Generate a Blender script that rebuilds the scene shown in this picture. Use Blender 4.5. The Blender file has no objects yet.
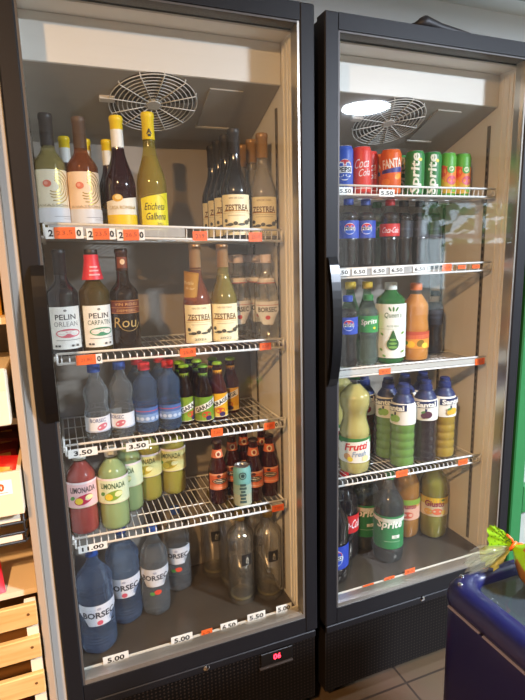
import bpy, math, random
from mathutils import Vector, Matrix
random.seed(7)
PI = math.pi
scene = bpy.context.scene
COL = scene.collection

# ------------------------------------------------------------------ materials
def lin(h):
    h = h.lstrip('#')
    o = []
    for i in (0, 2, 4):
        c = int(h[i:i+2], 16) / 255
        o.append(c / 12.92 if c <= .04045 else ((c + .055) / 1.055) ** 2.4)
    return (*o, 1)

MATS = {}
def mat(name, col, rough=.5, metal=0, coat=0, emit=0, spec=.5, noise=0, nscale=20, bump=0):
    if name in MATS: return MATS[name]
    m = bpy.data.materials.new(name); m.use_nodes = True
    nt = m.node_tree; b = nt.nodes['Principled BSDF']
    c = lin(col)
    b.inputs['Base Color'].default_value = c
    b.inputs['Roughness'].default_value = rough
    b.inputs['Metallic'].default_value = metal
    b.inputs['Coat Weight'].default_value = coat
    b.inputs['Specular IOR Level'].default_value = spec
    if emit:
        b.inputs['Emission Color'].default_value = c; b.inputs['Emission Strength'].default_value = emit
    if noise or bump:
        tc = nt.nodes.new('ShaderNodeTexCoord'); n = nt.nodes.new('ShaderNodeTexNoise')
        n.inputs['Scale'].default_value = nscale; n.inputs['Detail'].default_value = 4
        nt.links.new(tc.outputs['Object'], n.inputs['Vector'])
        if noise:
            mx = nt.nodes.new('ShaderNodeMixRGB'); mx.blend_type = 'MIX'
            mx.inputs[1].default_value = tuple(x * (1 - noise) for x in c[:3]) + (1,)
            mx.inputs[2].default_value = tuple(min(1, x * (1 + noise)) for x in c[:3]) + (1,)
            nt.links.new(n.outputs['Fac'], mx.inputs[0]); nt.links.new(mx.outputs[0], b.inputs['Base Color'])
        if bump:
            bp = nt.nodes.new('ShaderNodeBump'); bp.inputs['Strength'].default_value = bump
            bp.inputs['Distance'].default_value = .01
            nt.links.new(n.outputs['Fac'], bp.inputs['Height']); nt.links.new(bp.outputs[0], b.inputs['Normal'])
    MATS[name] = m
    return m

def clear(name, tint='ffffff', ior=1.45, haze=0, hazecol='ffffff', rough=.02, edge=0):
    """thin transparent shell: see-through with a Fresnel shine"""
    if name in MATS: return MATS[name]
    m = bpy.data.materials.new(name); m.use_nodes = True
    nt = m.node_tree; nt.nodes.clear()
    out = nt.nodes.new('ShaderNodeOutputMaterial')
    t = nt.nodes.new('ShaderNodeBsdfTransparent'); t.inputs[0].default_value = lin(tint)
    if edge:                               # walls look denser where they are seen edge-on
        l2 = nt.nodes.new('ShaderNodeLayerWeight'); l2.inputs['Blend'].default_value = .5
        p2 = nt.nodes.new('ShaderNodeMath'); p2.operation = 'POWER'; p2.inputs[1].default_value = 2.5
        mc = nt.nodes.new('ShaderNodeMixRGB'); mc.inputs[1].default_value = lin(tint); mc.inputs[2].default_value = tuple(c*edge for c in lin(tint)[:3])+(1,)
        nt.links.new(l2.outputs['Facing'], p2.inputs[0]); nt.links.new(p2.outputs[0], mc.inputs[0]); nt.links.new(mc.outputs[0], t.inputs[0])
    g = nt.nodes.new('ShaderNodeBsdfGlossy'); g.inputs['Roughness'].default_value = rough
    lw = nt.nodes.new('ShaderNodeLayerWeight'); lw.inputs['Blend'].default_value = .5
    f0 = ((ior-1)/(ior+1))**2              # Schlick's Fresnel, the same from both sides of the thin wall
    pw = nt.nodes.new('ShaderNodeMath'); pw.operation = 'POWER'; pw.inputs[1].default_value = 5
    f = nt.nodes.new('ShaderNodeMath'); f.operation = 'MULTIPLY_ADD'; f.inputs[1].default_value = 1-f0; f.inputs[2].default_value = f0
    nt.links.new(lw.outputs['Facing'], pw.inputs[0]); nt.links.new(pw.outputs[0], f.inputs[0])
    mx = nt.nodes.new('ShaderNodeMixShader')
    nt.links.new(f.outputs[0], mx.inputs[0])
    src = t.outputs[0]
    if haze:
        d = nt.nodes.new('ShaderNodeBsdfDiffuse'); d.inputs[0].default_value = lin(hazecol)
        mh = nt.nodes.new('ShaderNodeMixShader'); mh.inputs[0].default_value = haze
        nt.links.new(t.outputs[0], mh.inputs[1]); nt.links.new(d.outputs[0], mh.inputs[2]); src = mh.outputs[0]
    nt.links.new(src, mx.inputs[1]); nt.links.new(g.outputs[0], mx.inputs[2])
    nt.links.new(mx.outputs[0], out.inputs[0])
    MATS[name] = m
    return m

def liquid(name, col, opacity=.5, tint=None, rough=.08):
    """coloured drink or tinted glass: part body colour, part see-through"""
    if name in MATS: return MATS[name]
    m = mat(name, col, rough=rough, coat=.3)
    nt = m.node_tree; b = nt.nodes['Principled BSDF']; out = nt.nodes['Material Output']
    t = nt.nodes.new('ShaderNodeBsdfTransparent'); t.inputs[0].default_value = lin(tint or col)
    mx = nt.nodes.new('ShaderNodeMixShader'); mx.inputs[0].default_value = opacity
    nt.links.new(t.outputs[0], mx.inputs[1]); nt.links.new(b.outputs[0], mx.inputs[2])
    nt.links.new(mx.outputs[0], out.inputs[0])
    return m

def refr(name, col, rough=.02, ior=1.34, through=.5, haze=.12, hazecol='f0f0ea'):
    """a bottle filled with clear drink: bends light like solid glass"""
    m = mat(name, col, rough=rough)
    b = m.node_tree.nodes['Principled BSDF']; b.inputs['Transmission Weight'].default_value = 1; b.inputs['IOR'].default_value = ior
    nt = m.node_tree; out = nt.nodes['Material Output']
    t = nt.nodes.new('ShaderNodeBsdfTransparent'); t.inputs[0].default_value = lin(col)
    d = nt.nodes.new('ShaderNodeBsdfDiffuse'); d.inputs[0].default_value = lin(hazecol)
    mh = nt.nodes.new('ShaderNodeMixShader'); mh.inputs[0].default_value = haze
    mx = nt.nodes.new('ShaderNodeMixShader'); mx.inputs[0].default_value = through
    nt.links.new(t.outputs[0], mh.inputs[1]); nt.links.new(d.outputs[0], mh.inputs[2])
    nt.links.new(b.outputs[0], mx.inputs[1]); nt.links.new(mh.outputs[0], mx.inputs[2]); nt.links.new(mx.outputs[0], out.inputs[0])
    return m

def P(col, rough=.45):            # printed ink of one colour
    return mat('print_' + col, col, rough=rough)

black = mat('black_frame', '17171a', rough=.5, spec=.25, noise=.08, nscale=30)
blackin = mat('black_plastic', '0c0c0e', rough=.28, spec=.4)
shaded_backp = mat('back_panel', '9a9186', rough=.5, noise=.04, nscale=4)  # darker than the liner: shade deep in the fridge put into the colour
liner = mat('white_liner', 'efebe3', rough=.45, noise=.03, nscale=5)
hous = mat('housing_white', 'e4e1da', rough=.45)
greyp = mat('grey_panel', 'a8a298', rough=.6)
traym = mat('tray_metal', '5c5348', rough=.24, metal=.5, noise=.25, nscale=9, bump=.08)
darkgask = mat('dark_gasket', '4a4744', rough=.5)
wire = mat('white_wire', 'eceae6', rough=.35)
silver = mat('silver_trim', 'b9b4aa', rough=.28, metal=.8)
chrome = mat('chrome', 'd8d8d8', rough=.12, metal=1)
gasket = mat('pale_gasket', 'b6aa98', rough=.5)
slotm = mat('standard_slots', '6e6558', rough=.5)
white = P('f2f0ea'); ink = P('191818'); orange = P('f26a2b')
pane_m = clear('door_glass', 'fbfcfb', ior=1.5, haze=.003, hazecol='e8e4dc')
pet = clear('clear_plastic', 'f1f6f7', ior=1.5, haze=.03, hazecol='dde8f0', rough=.05, edge=.4)
petf = clear('filled_plastic', 'ffffff', ior=1.45, haze=.01, hazecol='e8ecee', rough=.05, edge=.6)
petb = clear('blue_plastic', 'c4d8ee', ior=1.5, haze=.15, hazecol='8cacd8', rough=.05)
petg = clear('green_plastic', 'c4e6cf', ior=1.4, haze=.04, hazecol='9ad0a8', rough=.06)
watr = refr('water_filled', 'f4f9fb', hazecol='d8e6f4', haze=.12); bluew = refr('blue_water_filled', 'c4d8f0', haze=.19, hazecol='98b4dc'); spirit = refr('spirit_filled', 'fbfaf0', .01, 1.42, haze=.07, hazecol='f8f0d8', through=.42); sodaf = refr('soda_filled', 'dfe6d8')
glassc = clear('clear_bottle_glass', 'ffffff', ior=2.0, haze=.03, hazecol='f4efdc', rough=.04, edge=.3)

# ------------------------------------------------------------------ mesh building
TEXT = {}
def text_tris(s, bold=0.0):
    k = (s, bold)
    if k in TEXT: return TEXT[k]
    cu = bpy.data.curves.new('lettering', 'FONT'); cu.body = s; cu.size = 1
    cu.resolution_u = 2; cu.offset = bold; cu.align_x = 'CENTER'; cu.fill_mode = 'FRONT'
    o = bpy.data.objects.new('lettering', cu); COL.objects.link(o)
    bpy.context.view_layer.update()
    me = bpy.data.meshes.new_from_object(o.evaluated_get(bpy.context.evaluated_depsgraph_get()))
    v = [(p.co.x, p.co.y) for p in me.vertices]; f = [tuple(p.vertices) for p in me.polygons]
    bpy.data.objects.remove(o); bpy.data.curves.remove(cu); bpy.data.meshes.remove(me)
    if v:
        x0 = min(a for a, b in v); x1 = max(a for a, b in v); y0 = min(b for a, b in v); y1 = max(b for a, b in v)
        v = [(a - (x0 + x1) / 2, b - (y0 + y1) / 2) for a, b in v]
        TEXT[k] = (v, f, x1 - x0, y1 - y0)
    return TEXT[k]

class MB:
    def __init__(s, R=None):
        s.v = []; s.f = []; s.mi = []; s.sm = []; s.mats = []; s.R = R; s.layer = 0
    def m(s, mt):
        if mt not in s.mats: s.mats.append(mt)
        return s.mats.index(mt)
    def add(s, v, f, mt, smooth=False):
        b = len(s.v); s.v += [tuple(p) for p in v]; i = s.m(mt)
        for q in f: s.f.append(tuple(b + k for k in q)); s.mi.append(i); s.sm.append(smooth)
    def box(s, x0, x1, y0, y1, z0, z1, mt, bev=0):
        if bev:
            b = bev
            pr = [(x0+b,y0),(x1-b,y0),(x1,y0+b),(x1,y1-b),(x1-b,y1),(x0+b,y1),(x0,y1-b),(x0,y0+b)]
            pi = [(min(max(x,x0+b),x1-b), min(max(y,y0+b),y1-b)) for x,y in pr]
            rings = [(pi,z0),(pr,z0+b),(pr,z1-b),(pi,z1)]
            v = [(x,y,z) for r,z in rings for x,y in r]; f = [tuple(reversed(range(8))), tuple(24+i for i in range(8))]
            for k in range(3):
                for i in range(8):
                    j = (i+1)%8; f.append((8*k+i, 8*k+j, 8*k+8+j, 8*k+8+i))
            s.add(v, f, mt); return
        v = [(x,y,z) for z in (z0,z1) for x,y in ((x0,y0),(x1,y0),(x1,y1),(x0,y1))]
        s.add(v, [(3,2,1,0),(4,5,6,7),(0,1,5,4),(1,2,6,5),(2,3,7,6),(3,0,4,7)], mt)
    def prism(s, poly, x0, x1, mt):      # poly in (y, z), extruded along x
        n = len(poly)
        v = [(x0,y,z) for y,z in poly] + [(x1,y,z) for y,z in poly]
        s.add(v, [tuple(range(n)), tuple(reversed(range(n,2*n)))] + [(i, n+i, n+(i+1)%n, (i+1)%n) for i in range(n)], mt)
    def lathe(s, prof, mt, n=28, c=(0,0,0), mod=None, axis=None, smooth=True):
        """prof: list of (r, z); sharp corners get their own ring"""
        rows = [[prof[0]]]
        for i in range(1, len(prof)):
            rows[-1].append(prof[i])
            if i < len(prof) - 1:
                a = Vector((prof[i][0]-prof[i-1][0], prof[i][1]-prof[i-1][1])); b = Vector((prof[i+1][0]-prof[i][0], prof[i+1][1]-prof[i][1]))
                if a.length > 1e-7 and b.length > 1e-7 and a.angle(b) > .75: rows.append([prof[i]])
        for row in rows:
            v = []; f = []
            for r, z in row:
                for k in range(n):
                    t = 2*PI*k/n; rr = r * (mod(t, z) if mod else 1)
                    p = (rr*math.sin(t), -rr*math.cos(t), z)
                    if axis == 'x': p = (z, p[0], p[1])
                    if axis == 'y': p = (p[0], z, p[1])
                    v.append((c[0]+p[0], c[1]+p[1], c[2]+p[2]))
            for j in range(len(row)-1):
                for k in range(n):
                    k2 = (k+1)%n; f.append((j*n+k, j*n+k2, j*n+n+k2, j*n+n+k))
            s.add(v, f, mt, smooth)
    def tube(s, pts, r, mt, n=6, closed=False):
        pts = [Vector(p) for p in pts]; N = len(pts); v = []; f = []
        up0 = None
        for i, p in enumerate(pts):
            a = pts[(i-1)%N] if closed or i else p; b = pts[(i+1)%N] if closed or i < N-1 else p
            t = (b-a).normalized()
            u = t.cross(Vector((0,0,1)))
            if u.length < .05: u = t.cross(Vector((1,0,0)))
            u.normalize(); w = t.cross(u)
            if up0 is not None and u.dot(up0) < 0: u = -u; w = -w
            up0 = u
            rr = r[i] if isinstance(r, (list, tuple)) else r
            for k in range(n):
                q = 2*PI*k/n; v.append(p + u*rr*math.cos(q) + w*rr*math.sin(q))
        for i in range(N if closed else N-1):
            for k in range(n):
                k2 = (k+1)%n; j = (i+1)%N
                f.append((i*n+k, i*n+k2, j*n+k2, j*n+k))
        if not closed: f += [tuple(reversed(range(n))), tuple((N-1)*n+k for k in range(n))]
        s.add(v, f, mt, n > 5)
    # ---- flat print laid on a cylinder of radius R (or a flat card when R is None), facing -Y
    def P3(s, u, v):
        s_l = s.layer * .00025
        if s.R is None: return (u, -s_l - .0003, v)
        r = s.R + .0004 + s_l; t = u / s.R
        return (r*math.sin(t), -r*math.cos(t), v)
    def up(s): s.layer += 1
    def flat(s, v, f, mt): s.add([s.P3(a, b) for a, b in v], f, mt, s.R is not None); s.layer += 1
    def rect(s, u0, u1, v0, v1, mt, top=None, n=None):
        n = n or (max(2, int(abs(u1-u0)/.004)) if s.R else 1)
        v = []
        for i in range(n+1):
            u = u0 + (u1-u0)*i/n; v += [(u, v0), (u, top(i/n) if top else v1)]
        s.flat(v, [(2*i, 2*i+2, 2*i+3, 2*i+1) for i in range(n)], mt)
    def quad(s, pts, mt, n=10):          # convex quad a-b-c-d, subdivided from edge a-d to edge b-c
        a, b, c, d = pts; v = []
        for i in range(n+1):
            t = i/n
            v += [(a[0]+(b[0]-a[0])*t, a[1]+(b[1]-a[1])*t), (d[0]+(c[0]-d[0])*t, d[1]+(c[1]-d[1])*t)]
        s.flat(v, [(2*i, 2*i+2, 2*i+3, 2*i+1) for i in range(n)], mt)
    def ell(s, cu, cv, ru, rv, mt, n=20, rot=0):
        v = [(cu, cv)]
        for k in range(n):
            a = 2*PI*k/n; x = ru*math.cos(a); y = rv*math.sin(a)
            v.append((cu + x*math.cos(rot) - y*math.sin(rot), cv + x*math.sin(rot) + y*math.cos(rot)))
        s.flat(v, [(0, 1+k, 1+(k+1)%n) for k in range(n)], mt)
    def ring(s, cu, cv, r0, r1, mt, n=24, a0=0, a1=2*PI):
        v = []
        for k in range(n+1):
            a = a0 + (a1-a0)*k/n
            v += [(cu+r0*math.cos(a), cv+r0*math.sin(a)), (cu+r1*math.cos(a), cv+r1*math.sin(a))]
        s.flat(v, [(2*k, 2*k+1, 2*k+3, 2*k+2) for k in range(n)], mt)
    def text(s, t, cu, cv, h, mt, w=None, rot=0, shear=0, bold=.0):
        v, f, W, H = text_tris(t, bold)
        k = h / H; kx = (w / W) if w else k
        o = []
        for a, b in v:
            x = a*kx + b*k*shear; y = b*k
            o.append((cu + x*math.cos(rot) - y*math.sin(rot), cv + x*math.sin(rot) + y*math.cos(rot)))
        if s.R:                           # fine enough triangles to follow the curve
            st = [tuple(q) for q in f]; f = []
            while st:
                q = st.pop()
                if len(q) > 3: st += [(q[0], q[i], q[i+1]) for i in range(1, len(q)-1)]; continue
                L, e = max((abs(o[q[i]][0]-o[q[(i+1)%3]][0]), i) for i in range(3))
                if L < .006: f.append(q); continue
                i, j, k2 = q[e], q[(e+1)%3], q[(e+2)%3]
                o.append(((o[i][0]+o[j][0])/2, (o[i][1]+o[j][1])/2)); m_ = len(o)-1
                st += [(i, m_, k2), (m_, j, k2)]
        s.flat(o, f, mt)
    def raise_by(s, dz):
        s.v = [(x, y, z+dz) for x, y, z in s.v]; return s
    def mesh(s, name):
        me = bpy.data.meshes.new(name); me.from_pydata(s.v, [], s.f)
        for mt in s.mats: me.materials.append(mt)
        me.polygons.foreach_set('material_index', s.mi); me.polygons.foreach_set('use_smooth', s.sm)
        me.update(); return me
    def build(s, name, parent=None, loc=None):
        return link(name, s.mesh(name), parent, loc)

def link(name, data, parent=None, loc=None, rotz=0):
    o = bpy.data.objects.new(name, data); COL.objects.link(o)
    if parent: o.parent = parent
    if loc: o.location = loc
    if rotz: o.rotation_euler = (0, 0, rotz)
    return o
def thing(name, label, cat, loc=(0,0,0), rotz=0, group=None, data=None):
    o = link(name, data, None, loc, rotz); o['label'] = label; o['category'] = cat
    if group: o['group'] = group
    return o
def tag(o, label, cat, group=None):
    o['label'] = label; o['category'] = cat
    if group: o['group'] = group
    return o
def struct(o): o['kind'] = 'structure'; return o

def ss(r0, z0, r1, z1, n=8):             # smooth shoulder between two radii
    o = []
    for i in range(n+1):
        t = i/n; k = t*t*(3-2*t); o.append((r0+(r1-r0)*k, z0+(z1-z0)*t))
    return o
# ------------------------------------------------------------------ bottle and can kinds: each returns [(part, builder, [sub-parts])]
KINDS = {}
def kind(f): KINDS[f.__name__] = f; return f

def burg(R, H):                          # sloping-shoulder wine bottle
    return [(0,.006),(R*.5,.003),(R-.006,0),(R-.001,.003),(R,.008),(R,.42*H)] + ss(R,.42*H,.0155,.74*H,10)[1:] + [(.0145,.80*H),(.0145,.955*H),(.016,.96*H),(.016,.985*H),(.0145,H),(0,H)]
def bord(R, H, sh=.60):                  # square-shouldered wine bottle
    return [(0,.006),(R*.5,.003),(R-.006,0),(R-.001,.003),(R,.008),(R,sh*H)] + ss(R,sh*H,.0155,(sh+.15)*H,9)[1:] + [(.0145,.80*H),(.0145,.955*H),(.016,.96*H),(.016,.985*H),(.0145,H),(0,H)]
def capsule(H, z0, mt, r=.0156, band=None):
    b = MB(); b.lathe([(r-.0005,z0*H),(r,z0*H+.001),(r-.0003,.952*H),(r+.001,.958*H),(r+.001,.99*H),(r-.001,H+.0008),(0,H+.001)], mt, 20)
    if band: b.lathe([(r+.0004,z0*H),(r+.0006,z0*H+.012),(r+.0003,z0*H+.0121)], band, 20)
    return b
def body(prof, mt, n=28, mod=None):
    b = MB(); b.lathe(prof, mt, n, mod=mod); return b
def flatbody(prof, mt, n, mod):
    b = MB(); b.lathe(prof, mt, n, mod=mod, smooth=False); return b
def inner(prof, level, mt, gap=.0022, n=24, mod=None):
    """the drink: the bottle's profile a wall's thickness in, up to its level"""
    o = []; last = None
    for r, z in prof:
        if z > level:
            if last and last[1] < level:
                t = (level-last[1])/(z-last[1]); o.append((max(.001,last[0]+(r-last[0])*t-gap), level))
            break
        o.append((max(0, r-gap) if r > gap else 0, z+.0015)); last = (r, z)
    o.append((0, o[-1][1]))
    b = MB(); b.lathe(o, mt, n, mod=mod); return b

# ---- wines
def swirl(bodym, tint, capm, pale):
    R, H = .0365, .278; p = bord(R, H, .58)
    L = MB(R); L.rect(-.052,.052,.030,.150, P('efe8dc'))
    L.rect(-.052,.052,.064,.150, P(pale))
    for k, r in enumerate((.012,.018,.024,.031,.038)):
        L.ring(.004,.112,r,r+.0022, mat('gold_foil','d9b95a',rough=.25,metal=.7), a0=-2.3+.2*k, a1=1.4)
    L.ell(-.010,.118,.009,.008, P('d9735a')); L.ell(-.012,.119,.004,.004, P('e8a08c'))
    L.rect(-.052,.052,.030,.063, P('d9d9dc'))
    L.text('AVASSON', 0,.069,.006, P('a89878'), w=.07)
    L.rect(.0,.046,.043,.0442, P('8f8f96')); L.rect(.02,.046,.038,.0388, P('8f8f96'))
    return [('bottle_body', body(p, bodym), []), ('capsule', capsule(H,.74,capm), []), ('wine', inner(p,.70*H,tint), []), ('label', L, [])]
@kind
def swirl_white(): return swirl(liquid('pale_wine_glass','b3a877',.3,'e4deb8'), liquid('pale_wine','b0a26a',.55,'e4dcb0'), P('3c3633'), 'e9dfc4')
@kind
def swirl_rose(): return swirl(liquid('amber_wine_glass','8a5636',.4,'d6a27c'), liquid('amber_wine','8d5232',.7,'d09a70'), P('5a4638'), 'f0d3b4')
@kind
def red_yellowcap():
    R, H = .0375, .290; p = burg(R, H)
    L = MB(R); wl = P('efe9da'); L.rect(-.05,.05,.018,.094, wl, top=lambda t: .086+.012*t)
    L.rect(-.05,.05,.018,.054, P('f2cc18'))
    L.ell(-.012,.094,.013,.009, P('d9a93c')); L.ell(-.010,.096,.008,.006, P('f0dc9a'))
    L.text('CASA ROMANA', 0,.071,.0085, P('b99a45'), w=.07)
    N = MB(); N.lathe([(.0158,.70*H),(.0155,.72*H),(.0152,.90*H)], P('f0efe8'), 20)
    return [('bottle_body', body(p, liquid('plum_glass','2a0d18',.85,'5a1a2c')), []), ('neck_sleeve', N, []),
            ('capsule', capsule(H,.89,P('f4d21c')), []), ('label', L, [])]
@kind
def yellow_label():
    R, H = .0375, .303; p = burg(R, H)
    L = MB(R); y = P('efe026')
    L.quad([(-.036,.018),(.048,.018),(.048,.112),(-.036,.096)], y)
    L.ring(-.004,.060,.046,.0468, P('8a7a20'), a0=.6, a1=2.2)
    L.text('Eticheta', 0.002,.076,.017, ink, w=.052, shear=.25); L.text('Galbena', 0.004,.052,.017, ink, w=.052, shear=.25)
    L.text('2021', .012,.033,.006, P('6a5c20')); L.rect(-.034,.046,.022,.0228, P('8a7a20'))
    C = capsule(H,.79,P('f2d51e')); C.R = .0158; C.layer = 4
    C.text('A', 0,.85*H,.013, ink, bold=.02); C.ell(0,.82*H,.004,.003, ink)
    return [('bottle_body', body(p, liquid('straw_glass','bcb060',.25,'e6dca0')), []), ('wine', inner(p,.66*H,liquid('straw_wine','b8a244',.5,'e4d488')), []), ('capsule', C, []), ('label', L, [])]
def zestrea(bodym, winem, capm, H=.280):
    R = .0372; p = burg(R, H)
    L = MB(R); L.rect(-.046,.046,.010,.113, P('fbf0c6')); L.rect(-.044,.044,.013,.0136, P('b39a58'))
    L.rect(-.044,.044,.066,.0668, P('b39a58'))
    L.text('ZESTREA', 0,.080,.0155, P('6a4516'), w=.066, bold=.02); L.rect(-.036,.036,.0705,.0725, P('c08a2c'))
    L.text('VIN DE CASA', 0,.104,.005, P('8a7440'), w=.04); L.rect(-.024,.024,.060,.0610, P('a99a70'))
    for cu, cv, ru, rv in ((-.030,.047,.005,.005),(-.017,.037,.008,.004),(-.004,.040,.006,.005),(.012,.037,.010,.003),(.026,.042,.007,.006),(.034,.048,.004,.005),(-.026,.036,.006,.002)):
        L.ell(cu, cv, ru, rv, P('4c4838'), 10)
    L.text('2022', .0,.021,.006, P('4c4838'), w=.03)
    o = [('bottle_body', body(p, bodym), []), ('capsule', capsule(H,.775,capm,.0158), []), ('label', L, [])]
    if winem: o.append(('wine', inner(p,.70*H,winem), []))
    return o
copper = mat('copper_foil','b08a60',rough=.35,metal=.25)
@kind
def zestrea_dark(): return zestrea(liquid('dark_wine_glass','1c1715',.9,'3a3028'), None, P('2e2a2a'))
@kind
def zestrea_clear(): return zestrea(liquid('greyish_glass','ccc8c8',.28,'ecebea'), liquid('water_white_wine','c8c4b8',.38,'ecebe0'), copper)
@kind
def zestrea_amber(): return zestrea(liquid('amber_green_glass','a89c58',.35,'dcd29c'), liquid('green_gold_wine','b0a450',.5,'dcd08c'), copper, .272)
@kind
def zestrea_rose():
    o = zestrea(liquid('rose_glass','a06448',.35,'e0a888'), liquid('rose_wine','a25c40',.55,'dca080'), copper, .272)
    T = MB(.034); g = P('a87c30')
    T.quad([(-.052,.128),(-.006,.120),(.004,.196),(-.042,.204)], g); T.quad([(-.048,.132),(-.009,.125),(.0,.192),(-.039,.199)], P('b98c3c'))
    T.text('Medalie', -.026,.172,.009, P('f0dca0'), w=.03, rot=-.1, shear=.2); T.text('de aur', -.022,.158,.008, P('f0dca0'), w=.026, rot=-.1, shear=.2)
    s = MB(); s.lathe([(.0172,.205),(.0178,.206),(.0172,.207)], P('8a6a30'), 16)
    return o + [('hanging_tag', T, [('tag_string', s, [])])]
def pelin(bodym, winem, capm, line2, col2, blob, collar):
    R, H = .0372, .258; p = bord(R, H, .585)
    L = MB(R); L.rect(-.042,.042,.018,.122, P('efece4'))
    L.text('PELIN', 0,.097,.013, P('3a3434'), w=.050, bold=.015); L.text(line2, 0,.080,.012, P(col2), w=.058)
    L.ell(0,.113,.004,.003, P('8a8680'), 10)
    L.ell(.004,.057,.030,.011, P(blob)); L.ell(.004,.060,.024,.004, P('e8dcd4')); L.rect(-.022,.030,.0565,.0580, P('efe4dc'))
    L.rect(-.026,.034,.040,.0412, P('8a8680'))
    for u in (-.030,-.022,.008,.020): L.rect(u,u+.006,.024,.029, P('55504c'))
    o = [('bottle_body', body(p, bodym), []), ('capsule', capsule(H,.77,capm), []), ('label', L, [])]
    if winem: o.append(('wine', inner(p,.70*H,winem), []))
    if collar:
        N = MB(); N.lathe([(.0265,.185),(.022,.205),(.0178,.232),(.0176,.246)], P('d92838'), 20)
        N.R = .0245; N.layer = 3
        for k, (v, w) in enumerate(((.197,.026),(.207,.022),(.216,.018))): N.R = .0258-.0032*k; N.rect(-w/2,w/2,v-.002,v+.002, P('f2b0b4'))
        o.append(('neck_collar', N, []))
    return o
@kind
def pelin_dark(): return pelin(liquid('blackish_glass','191a20',.92,'2a2a30'), None, P('1e1e22'), 'ORLEAN', '8a8480', 'd0606c', False)
@kind
def pelin_green(): return pelin(liquid('olive_glass','5a4a20',.55,'a08a50'), liquid('olive_wine','6a5420',.6,'a88c48'), P('2a2422'), 'CARPATIN', '3c5a44', '3c8a60', True)
@kind
def dark_red_band():
    R, H = .0362, .260; p = bord(R, H, .56)
    L = MB(R); L.rect(-.048,.048,.098,.132, P('6a2c1c'))
    for v in (.099,.113,.130): L.rect(-.048,.048,v,v+.0012, P('c08a4c'))
    L.text('VIN ROSU', 0,.122,.007, P('d8a868'), w=.06); L.text('DEMISEC', 0,.106,.006, P('d8a868'), w=.05)
    L.text('Rou', -.006,.076,.026, P('b59a5c'), w=.056, shear=.1); L.ring(.004,.082,.028,.0292, P('b59a5c'), a0=3.5, a1=6.0)
    N = MB(.0152); N.rect(-.014,.014,.212,.240, P('7a3a22')); N.ell(.0,.228,.006,.007, P('e0c098'))
    return [('bottle_body', body(p, liquid('brown_black_glass','1d100c',.9,'3a1c14')), []), ('capsule', capsule(H,.79,P('3a201a')), []), ('label', L, []), ('neck_label', N, [])]

# ---- waters and soft drinks
def crown(H, mt, r=.0152):
    b = MB(); b.lathe([(r,H-.007),(r+.0008,H-.006),(r-.001,H-.001),(r-.004,H+.001),(0,H+.001)], mt, 21, mod=lambda t,z: 1+.03*math.cos(10.5*t*2) if z < H-.004 else 1); return b
def cap(R, z0, z1, mt):
    b = MB(); b.lathe([(R,z0),(R,z1-.002),(R-.002,z1),(0,z1)], mt, 24, mod=lambda t,z: 1+.018*math.cos(12*t*2)); 
    b.lathe([(R+.0006,z0-.003),(R+.0006,z0-.0008),(R-.001,z0-.0006)], mt, 24); return b
@kind
def borsec_glass():
    R, H = .0355, .246; p = [(0,.004),(R-.005,0),(R,.006),(R,.105),(R-.002,.125),(R-.004,.145)] + ss(R-.004,.145,.0145,.205,8)[1:] + [(.0140,.235),(.0145,.24),(0,.24)]
    L = MB(R); L.quad([(-.040,.085),(.040,.085),(.040,.115),(-.040,.115)], P('e9e9ea')); L.quad([(-.014,.050),(.014,.050),(.036,.085),(-.036,.085)], P('e9e9ea'))
    L.text('BORSEC', 0,.092,.014, P('2a2c38'), w=.056, bold=.02); L.ell(0,.070,.007,.006, P('d05058')); L.rect(-.038,.038,.104,.1052, P('c04850'))
    N = MB(); N.lathe([(.0262,.165),(.0225,.178),(.0222,.1785)], P('ece6e4'), 20); N.lathe([(.0266,.1645),(.0262,.1665),(.026,.167)], P('c83a44'), 20)
    return [('bottle_body', body(p, glassc), []), ('cap', cap(.0152,.224,.244,P('e8d8da')), []), ('label', L, []), ('neck_label', N, [])]
def small_pet(R, H, lz0, lz1, waist=0):
    n = R-.0015
    p = [(0,.006),(R*.45,.004),(R*.62,0),(R*.85,.003),(R,.014),(R,lz0-.006),(n,lz0-.002),(n,lz1+.002),(R,lz1+.006)]
    if waist: p += [(R-waist*.5,lz1+.018),(R-waist,lz1+.030),(R-waist*.5,lz1+.042),(R-.001,lz1+.056)]
    zs = p[-1][1]
    p += ss(p[-1][0], zs+.004, .0125, H-.024, 8) + [(.0115,H-.022),(.0160,H-.021),(.0160,H-.019),(.0118,H-.018),(.0118,H-.002),(0,H-.002)]
    return p
@kind
def water_bluecap():
    R, H = .0325, .202; p = small_pet(R, H, .028, .068, .005)
    L = MB(R-.0012); w = P('e6e6ea'); L.rect(-.085,.085,.040,.080, w)
    L.text('BORSEC', -.004,.071,.010, P('4a5a8a'), w=.04, bold=.015); L.ell(.006,.054,.014,.008, P('d07080'), rot=.4); L.rect(-.085,.085,.041,.0435, P('b8c4dc'))
    for k in range(7): L.rect(.052+.003*k,.0535+.003*k,.046,.070, P('70747c'))
    return [('bottle_body', body(p, watr), []), ('cap', cap(.0158,H-.016,H,P('2a4f9c')), []), ('label', L.raise_by(-.012), [])]
@kind
def water_redcap():
    R, H = .0322, .194; p = small_pet(R, H, .034, .074, .003)
    L = MB(R-.0012); L.rect(-.085,.085,.042,.082, P('7f9cc8')); L.rect(-.085,.085,.064,.082, P('4a6aa8')); L.rect(-.085,.085,.0715,.0735, P('c05060'))
    for k in range(5): L.ell(-.028+.014*k,.052,.006,.005, P('c2d2ea'), 8)
    return [('bottle_body', body(p, bluew), []), ('cap', cap(.0158,H-.016,H,P('d8303a')), []), ('label', L.raise_by(-.008), []),]
def beer_profile(R, H): return [(0,.004),(R-.004,0),(R,.005),(R,.50*H)] + ss(R,.50*H,.0145,.80*H,9)[1:] + [(.0128,.88*H),(.0128,.95*H),(.0142,.955*H),(.0142,.975*H),(.0125,.98*H),(.0125,H-.001),(0,H-.001)]
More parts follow.
